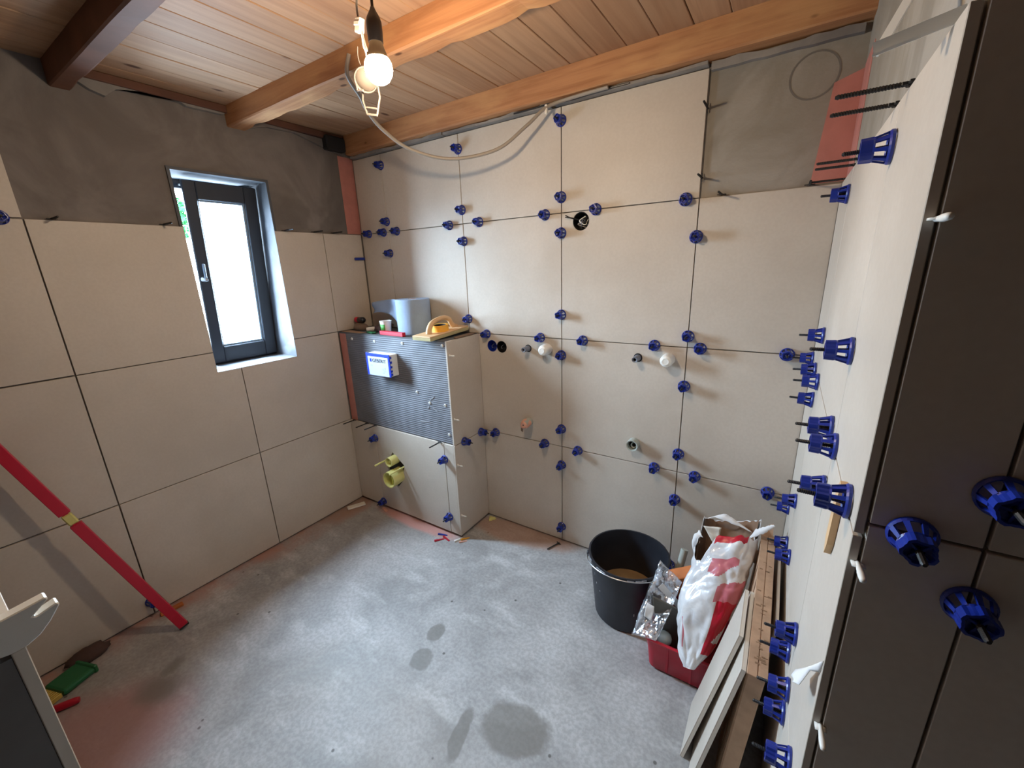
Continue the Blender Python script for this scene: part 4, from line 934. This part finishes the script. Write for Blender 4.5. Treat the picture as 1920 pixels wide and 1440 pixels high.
# crumpled clear bag
def sheet(name, corners, nu, nv, amp, freq, mat, parent=None, seed=0, bulge=0.0, thick=.0005):
    c = [Vector(p) for p in corners]; nrm = (c[1] - c[0]).cross(c[3] - c[0]).normalized(); vs = []; fs = []
    for i in range(nu + 1):
        for j in range(nv + 1):
            u, v = i / nu, j / nv; p = c[0] * (1 - u) * (1 - v) + c[1] * u * (1 - v) + c[2] * u * v + c[3] * (1 - u) * v
            q = p * freq + Vector((seed, seed, seed)); d = noise.noise(q) + .5 * abs(noise.noise(q * 2.3)) + .25 * noise.noise(q * 5)
            p = p + nrm * (amp * d + bulge * math.sin(PI * u) * math.sin(PI * v)) + Vector((noise.noise(q + Vector((9, 0, 0))), noise.noise(q + Vector((0, 9, 0))), noise.noise(q + Vector((0, 0, 9))))) * amp * .5
            vs.append(p)
    for i in range(nu):
        for j in range(nv): a = i * (nv + 1) + j; fs.append((a, a + nv + 1, a + nv + 2, a + 1))
    o = mesh(name, vs, fs, mat, parent, True); o.modifiers.new('s', 'SOLIDIFY').thickness = thick
    return o
pb = thing('clear_bag', 'crumpled clear plastic bag over the left end of the red tub', 'plastic bag', (-.30, 1.40, .17))
sheet('bag_film', [(-.345, 1.325, .158), (-.255, 1.325, .175), (-.205, 1.50, .335), (-.300, 1.515, .385)], 26, 34, .016, 16, M['film'], pb, 3, -.02)
sheet('bag_film', [(-.352, 1.330, .150), (-.318, 1.345, .168), (-.285, 1.53, .372), (-.318, 1.52, .330)], 12, 26, .012, 20, M['film'], pb, 8, .015)
sheet('bag_label', [(-.318, 1.372, .222), (-.288, 1.372, .212), (-.285, 1.395, .265), (-.312, 1.395, .270)], 8, 8, .006, 22, M['paper'], pb, 5)
# ================================================================== TORN SACK
sk = thing('torn_sack', 'torn white and red paper sack leaning open over the red tub', 'sack', (-.10, 1.40, .17))
YS = [1.300, 1.345, 1.390, 1.455, 1.530, 1.610]
LE = [Vector(p) for p in ((-.145, 1.300, .140), (-.171, 1.345, .172), (-.196, 1.390, .250), (-.199, 1.455, .308), (-.182, 1.530, .402), (-.176, 1.610, .494))]
RE = [Vector(p) for p in ((-.113, 1.300, .146), (-.071, 1.345, .204), (-.036, 1.390, .304), (-.004, 1.455, .416), (.012, 1.530, .486), (.022, 1.610, .560))]
A0, A1 = (LE[0] + RE[0]) / 2, (LE[-1] + RE[-1]) / 2
axis = (A1 - A0).normalized()
def edge(E_, t):
    y = 1.30 + .31 * t
    for i in range(5):
        if y <= YS[i + 1] or i == 4:
            k = (y - YS[i]) / (YS[i + 1] - YS[i]); return E_[i].lerp(E_[i + 1], k)
NV, NU = 84, 96
def sackpt(t, a, inner=0.0):
    l, r = edge(LE, t), edge(RE, t); c = (l + r) / 2; hv = (r - l) / 2; s = hv.normalized(); f = s.cross(axis).normalized()
    if f.y > 0: f = -f
    cx, sy = math.cos(a), math.sin(a); w = max(.004, hv.length - inner); d = .010 + .052 * min(1, t / .45) ** .8 - inner
    ex = math.copysign(abs(cx) ** .8, cx) * w; ey = math.copysign(abs(sy) ** .85, sy) * d
    q = Vector((cx * 1.2, sy * 1.2, t * 3.4))
    cr = noise.noise(q * 1.4) * .010 + (abs(noise.noise(q * 2.3)) - .25) * .012 + noise.noise(q * 5) * .002
    return c + s * ex + f * ey + (s * cx + f * sy) * cr
verts = []; faces = []; mids = []
def topcut(a):
    a = (a + PI) % (2 * PI) - PI; u = (PI / 2 - a) / (PI / 2)
    base = 1.0 + .035 * noise.noise(Vector((4 * math.cos(a), 4 * math.sin(a), 2)))
    if a < 0: return base + .17
    if -.82 < u < -.05: return base - .24 * math.sin(PI * (u + .82) / .77) ** .7
    return base - .03
for i in range(NV + 1):
    for k in range(NU): a = 2 * PI * k / NU; verts.append(sackpt(i / NV * topcut(a), a))
def colour(t, a):
    a = (a + PI) % (2 * PI) - PI      # a=pi/2 is the front
    u = (PI / 2 - a) / (PI / 2)        # -1 left .. 1 right on the front half
    if a < 0: return 0
    if t > .945 and -.1 < u < .6: return 1
    if u > .30 and .13 < t < .44: return 0 if (u > .55 and .20 < t < .20 + .22 * (u - .5)) else 1
    if u > .22 and .44 <= t < .55 + .06 * u: return 2
    if -.05 < u < .50 and .64 < t < .80 and (t - .64) > .28 * abs(u - .12): return 2
    if abs(u + .35) < .025 and .2 < t < .42: return 2
    return 0
for i in range(NV):
    for k in range(NU):
        faces.append((i * NU + k, i * NU + (k + 1) % NU, (i + 1) * NU + (k + 1) % NU, (i + 1) * NU + k))
        mids.append(colour((i + .5) / NV, 2 * PI * (k + .5) / NU))
faces.append(tuple(range(NU))); mids.append(0)
me = bpy.data.meshes.new('sack_body'); me.from_pydata([tuple(v) for v in verts], [], faces); me.update()
for mm in ('sack', 'redprint', 'pinkprint', 'greyprint'): me.materials.append(M[mm])
for f, c in zip(me.polygons, mids): f.material_index = c; f.use_smooth = True
body = link_mesh('sack_body', me, None, sk); body.modifiers.new('s', 'SOLIDIFY').thickness = .0016
vs = []; fs = []
for i in range(12):
    for k in range(NU): a = 2 * PI * k / NU; vs.append(sackpt((.35 + .65 * i / 11) * topcut(a) * .992, a, .0065))
for i in range(11):
    for k in range(NU): fs.append((i * NU + k, i * NU + (k + 1) % NU, (i + 1) * NU + (k + 1) % NU, (i + 1) * NU + k))
fs.append(tuple(range(NU)))
mesh('brown_lining', vs, fs, M['kraft'], sk, True)
# torn flaps
def flap(name, pts, w, mat, seed):
    path = spline(pts, 5); vs = []; fs = []; rnd = random.Random(seed)
    for i, p in enumerate(path):
        t = i / (len(path) - 1); ww = w * (1 - .75 * t) * (1 + rnd.uniform(-.2, .2)); d = Vector((math.cos(t * 2 + seed), math.sin(t * 1.5 + seed) * .5, .4)).normalized()
        vs += [p - d * ww, p + d * ww * .8]
    for i in range(len(path) - 1): fs.append((2 * i, 2 * i + 1, 2 * i + 3, 2 * i + 2))
    o = mesh(name, vs, fs, mat, sk, True); o.modifiers.new('s', 'SOLIDIFY').thickness = .0012; return o
flap('torn_flap', [(-.005, 1.61, .54), (.010, 1.612, .57), (.030, 1.60, .595), (.055, 1.59, .625), (.068, 1.585, .640)], .020, M['paper'], 1)
flap('torn_flap', [(.015, 1.575, .47), (.022, 1.575, .50), (.020, 1.58, .54), (.012, 1.585, .57)], .018, M['paper'], 3)
flap('torn_flap', [(-.170, 1.61, .505), (-.186, 1.60, .49), (-.192, 1.59, .455), (-.182, 1.58, .42)], .016, M['paper'], 2)
flap('torn_flap', [(-.15, 1.66, .555), (-.11, 1.665, .575), (-.06, 1.655, .570), (.0, 1.64, .555)], .022, M['paper'], 0.4)
sheet('lining_flap', [(-.115, 1.585, .53), (-.06, 1.585, .54), (-.010, 1.565, .455), (-.055, 1.56, .44)], 8, 8, .006, 20, M['card'], sk, 2)
sheet('lining_flap', [(-.165, 1.615, .54), (-.10, 1.62, .55), (-.105, 1.60, .49), (-.118, 1.595, .48)], 8, 8, .008, 18, M['cream'], sk, 6)
# ================================================================== LEANING OFFCUTS AND CARTON
def leaning(y0, y1, xb, xt, L, th):
    """slab leaning to the right: bottom line at x=xb on the floor, top at x=xt, length L, thickness th to the right"""
    zt = math.sqrt(L * L - (xt - xb) ** 2); d = Vector((xt - xb, 0, zt)).normalized(); n = Vector((d.z, 0, -d.x))
    return Matrix.Translation((xb, 0, 0)) @ Matrix(((n.x, 0, d.x, 0), (0, 1, 0, 0), (n.z, 0, d.z, 0), (0, 0, 0, 1)))
def offcut(label, y0, y1, xb, xt, L, th):
    m = leaning(y0, y1, xb, xt, L, th); lift = th * abs((xt - xb)) / L
    t = thing('tile_offcut', label, 'tile', (xb, (y0 + y1) / 2, 0), 'leaning tile offcuts')
    m = Matrix.Translation((0, 0, lift + .0005)) @ m
    box('tile_face', 0, .0022, y0, y1, 0, L, M['tile'], t, 0, m)
    box('tile_back', .0022, th, y0, y1, 0, L, M['cream'], t, 0, m)
    return t
offcut('outermost pale tile offcut leaning beside the red tub', 1.090, 1.288, -.110, .006, .575, .011)
offcut('second pale tile offcut, nearer the camera, behind the outermost', .992, 1.300, -.078, .021, .562, .011)
ca = thing('tile_carton', 'long brown cardboard tile carton leaning at the right partition', 'carton', (.02, 1.32, 0))
cm = Matrix.Translation((0, 0, .004)) @ leaning(0, 0, -.008, .034, .552, .045)
box('carton_body', .001, .043, 1.000, 1.640, 0, .553, M['card'], ca, .004, cm)
box('top_flap', -.001, .022, .985, 1.655, .5525, .556, M['card'], ca, .001, cm)
box('top_flap', .0235, .0455, .99, 1.65, .552, .5555, M['card'], ca, .001, cm)
rnd = random.Random(12)
for k in range(26):
    y = rnd.uniform(1.02, 1.60); x = rnd.uniform(.003, .034); box('ink_mark', x, x + rnd.uniform(.008, .016), y, y + rnd.uniform(.002, .007), .5556, .5563, M['cardmark'], ca, 0, cm)
for k in range(7): box('tape_strip' if k < 0 else 'crease', -.0012, .0005, 1.01 + .09 * k, 1.012 + .09 * k, .05, .55, M['cardmark'], ca, 0, cm)
quad('torn_end_flap', [cm @ Vector((.006, 1.64, .55)), cm @ Vector((.038, 1.64, .55)), cm @ Vector((.030, 1.665, .60)), cm @ Vector((.012, 1.66, .585))], .003, M['card'], ca)
offcut('third pale tile offcut, thin edge between carton and right partition', 1.22, 1.66, .052, .092, .530, .009)
tag(tube('black_tube', [(.0980, 1.695, .012), (.0985, 1.698, .25), (.0985, 1.70, .480)], .0165, M['black'], None, 14), 'glossy black tube standing between carton and right partition', 'tube')
# ================================================================== RIGHT PARTITION EXTRAS
tag(extrude('wood_sliver', [(.775, 1.090), (.762, 1.115), (.752, 1.205), (.742, 1.235), (.755, 1.235), (.775, 1.20), (.786, 1.115)], 'X', XR - .010, XR - .0006, M['wood']), 'thin wooden sliver hanging behind a large blue clip', 'wood sliver')
sp_ = thing('paper_scrap', 'white paper scrap curling off the right partition edge', 'paper scrap', (.105, .665, .98))
vs = []; fs = []
top_ = [(.1160, .6575, .979), (.1075, .690, .928), (.0955, .735, .868), (.0890, .720, .866)]
bot_ = [(.1162, .6635, .950), (.1060, .675, .935), (.0950, .668, .905), (.0885, .690, .884)]
for i in range(13):
    t = i / 12 * 3; k = min(2, int(t)); f_ = t - k
    a_, b_ = Vector(top_[k]).lerp(Vector(top_[k + 1]), f_), Vector(bot_[k]).lerp(Vector(bot_[k + 1]), f_)
    for j in range(5): vs.append(a_.lerp(b_, j / 4) + Vector((-.004 * math.sin(PI * j / 4) * math.sin(i / 3), 0, 0)))
for i in range(12):
    for j in range(4): q = i * 5 + j; fs.append((q, q + 1, q + 6, q + 5))
o = mesh('scrap', vs, fs, M['paper'], sp_, True); o.modifiers.new('s', 'SOLIDIFY').thickness = .0008
def vprofile(label, a, b, w, upv):
    a, b = Vector(a), Vector(b); d = (b - a).normalized(); u = (Vector(upv) - d * Vector(upv).dot(d)).normalized(); s = d.cross(u)
    vs = []
    for p in (a, b):
        for q in ((0, 0), (w, 0), (w, .0025), (.0025, .0025), (.0025, w), (0, w)): vs.append(p + u * q[0] + s * q[1])
    fs = [(i, (i + 1) % 6, 6 + (i + 1) % 6, 6 + i) for i in range(6)] + [tuple(range(6)), tuple(range(11, 5, -1))]
    return tag(mesh('edge_profile', vs, fs, M['white']), label, 'edge profile', 'white edge profiles')
vprofile('lower white edge profile jutting from the right partition top', (.0545, .728, 1.7985), (.127, .712, 1.8085), .0145, (0, -.3, 1))
vprofile('upper white edge profile rising out of the picture top right', (.0545, .738, 1.8095), (.100, .806, 1.925), .011, (1, -.5, 0))
# ================================================================== LEFT FOREGROUND STUB WALL
st = thing('low_wall_end', 'end of a low wall at the lower left, pale tile edge and grey board', 'low wall', (-.90, -.06, 0))
SX = -.637
box('edge_tile', -1.50, SX, -.0075, .0035, .004, 1.200, M['cream'], st, .0008)
box('board_core', -1.50, SX - .0008, -.052, -.0080, .002, 1.195, M['corewall'], st)
box('back_gap_shade', -1.50, SX - .012, -.064, -.0525, .002, 1.195, M['dark'], st)  # solid layer painted near black as the unlit gap between boards
box('back_board', -1.50, SX - .004, -.12, -.0645, .002, 1.198, M['room'], st)
sc = thing('corner_spacer', 'white forked plastic spacer on top of the low wall end', 'spacer', (SX - .006, -.003, 1.205))
extrude('fork', [(-.040, 1.208), (-.008, 1.200), (.004, 1.200), (.016, 1.206), (.026, 1.216), (.036, 1.230), (.0345, 1.2335), (.018, 1.2285), (.0155, 1.2300), (.030, 1.2420), (.0285, 1.2452), (.006, 1.2425), (-.004, 1.2415), (-.040, 1.238)], 'X', SX - .014, SX + .001, M['white'], sc, .0012)
extrude('knob', [(-.045, 1.236), (-.006, 1.2405), (-.012, 1.252), (-.022, 1.262), (-.045, 1.266)], 'X', SX - .016, SX + .002, M['white'], sc, .003)
# ================================================================== FLOOR BITS
db = thing('dustpan', 'dark green dustpan with bristles on the floor by the left wall', 'dustpan', (-2.27, .06, 0))
DM = Matrix.Translation((-2.262, .075, .0)) @ Matrix.Rotation(.35, 4, 'Z')
box('pan', -.055, .055, -.050, .062, .004, .030, M['green'], db, .010, DM, 2)
box('pan_lip', -.058, .058, .052, .066, .001, .036, M['green'], db, .004, DM)
for k in range(9): box('bristle_tuft', -.05 + .011 * k, -.043 + .011 * k, -.095, -.050, .002, .022, M['straw'], db, .002, DM)
rb = thing('red_handle', 'dark red handle lying on the floor in front of the dustpan', 'handle', (-2.16, .03, 0))
lathe('grip', [(0, 0), (.010, .001), (.0135, .012), (.0145, .05), (.0125, .10), (.0125, .16), (0, .16)], M['redtub'], rb, (-2.115, .075, .0147), (-.42, -.9, 0), 14)
dc = thing('dark_cloth', 'dark crumpled rag behind the green dustpan', 'rag', (-2.345, .10, 0))
bm = bmesh.new(); bmesh.ops.create_uvsphere(bm, u_segments=18, v_segments=10, radius=1)
for v in bm.verts: v.co = Vector((v.co.x * .040, v.co.y * .07, max(v.co.z, -.6) * .030)) * (1 + .3 * noise.noise(v.co * 2.6)) + Vector((-2.350, .150, .019))
frombm('rag', bm, M['cloth'], dc, True)
tag(box('tile_chip', -.060, .060, -.022, .022, 0, .011, M['cream'], bevel=.004, mtx=Matrix.Translation((-2.335, 1.515, .0005)) @ Matrix.Rotation(1.12, 4, 'Z')), 'pale tile chip on the floor in the corner before the box', 'tile chip')
tag(box('copper_bracket', -.032, .032, -.010, .010, 0, .008, M['copper'], bevel=.003, mtx=Matrix.Translation((-2.125, 1.588, .0005)) @ Matrix.Rotation(-.3, 4, 'Z')), 'pinkish shim at the foot of the box front', 'shim')
wm = None
def wedge(x, y, rot, mat, label, s=1.0):
    vs = [(-.03, -.005, 0), (.03, -.005, 0), (.03, .005, 0), (-.03, .005, 0), (-.03, -.005, .009), (-.03, .005, .009), (.03, .005, .0015), (.03, -.005, .0015)]
    m = Matrix.Translation((x, y, .0006)) @ Matrix.Rotation(rot, 4, 'Z') @ Matrix.Scale(s, 4)
    return tag(mesh('tile_wedge', [m @ Vector(v) for v in vs], [(3, 2, 1, 0), (4, 7, 6, 5), (0, 1, 7, 4), (1, 2, 6, 7), (2, 3, 5, 6), (3, 0, 4, 5)], mat), label, 'wedge', 'wedges at the box foot')
wedge(-1.590, 1.578, .35, M['blue'], 'blue wedge at the foot of the box corner')
wedge(-1.575, 1.530, .95, M['redtub'], 'dark red wedge on the floor before the box corner')
wedge(-1.545, 1.560, -.20, M['redtub'], 'second dark red wedge under the box corner tile')
wedge(-1.475, 1.592, 1.25, M['white'], 'white wedge at the box corner foot')
wedge(-1.446, 1.618, 1.0, M['tape'], 'yellow wedge at the foot of the box side', .9)
wedge(-1.440, 1.590, .9, M['copper'], 'pinkish wedge lying before the box side', .8)
tag(lathe('crumpled_wrapper', [(0, 0), (.022, .002), (.020, .010), (.006, .016), (0, .017)], M['yellow'], None, (-1.425, 1.865, .0), n=12, mod=lambda a, z: 1 + .35 * math.sin(3 * a)), 'pale green scrap on the floor in the corner beside the box', 'scrap')
tag(box('wood_shim', -.045, .045, -.012, .012, 0, .014, M['brownwood'], bevel=.002, mtx=Matrix.Translation((-2.355, .452, .0005)) @ Matrix.Rotation(1.45, 4, 'Z')), 'small wooden shim under the left wall tile by the level', 'shim')
for o in S.objects:
    if o.type == 'MESH': o.data.update()
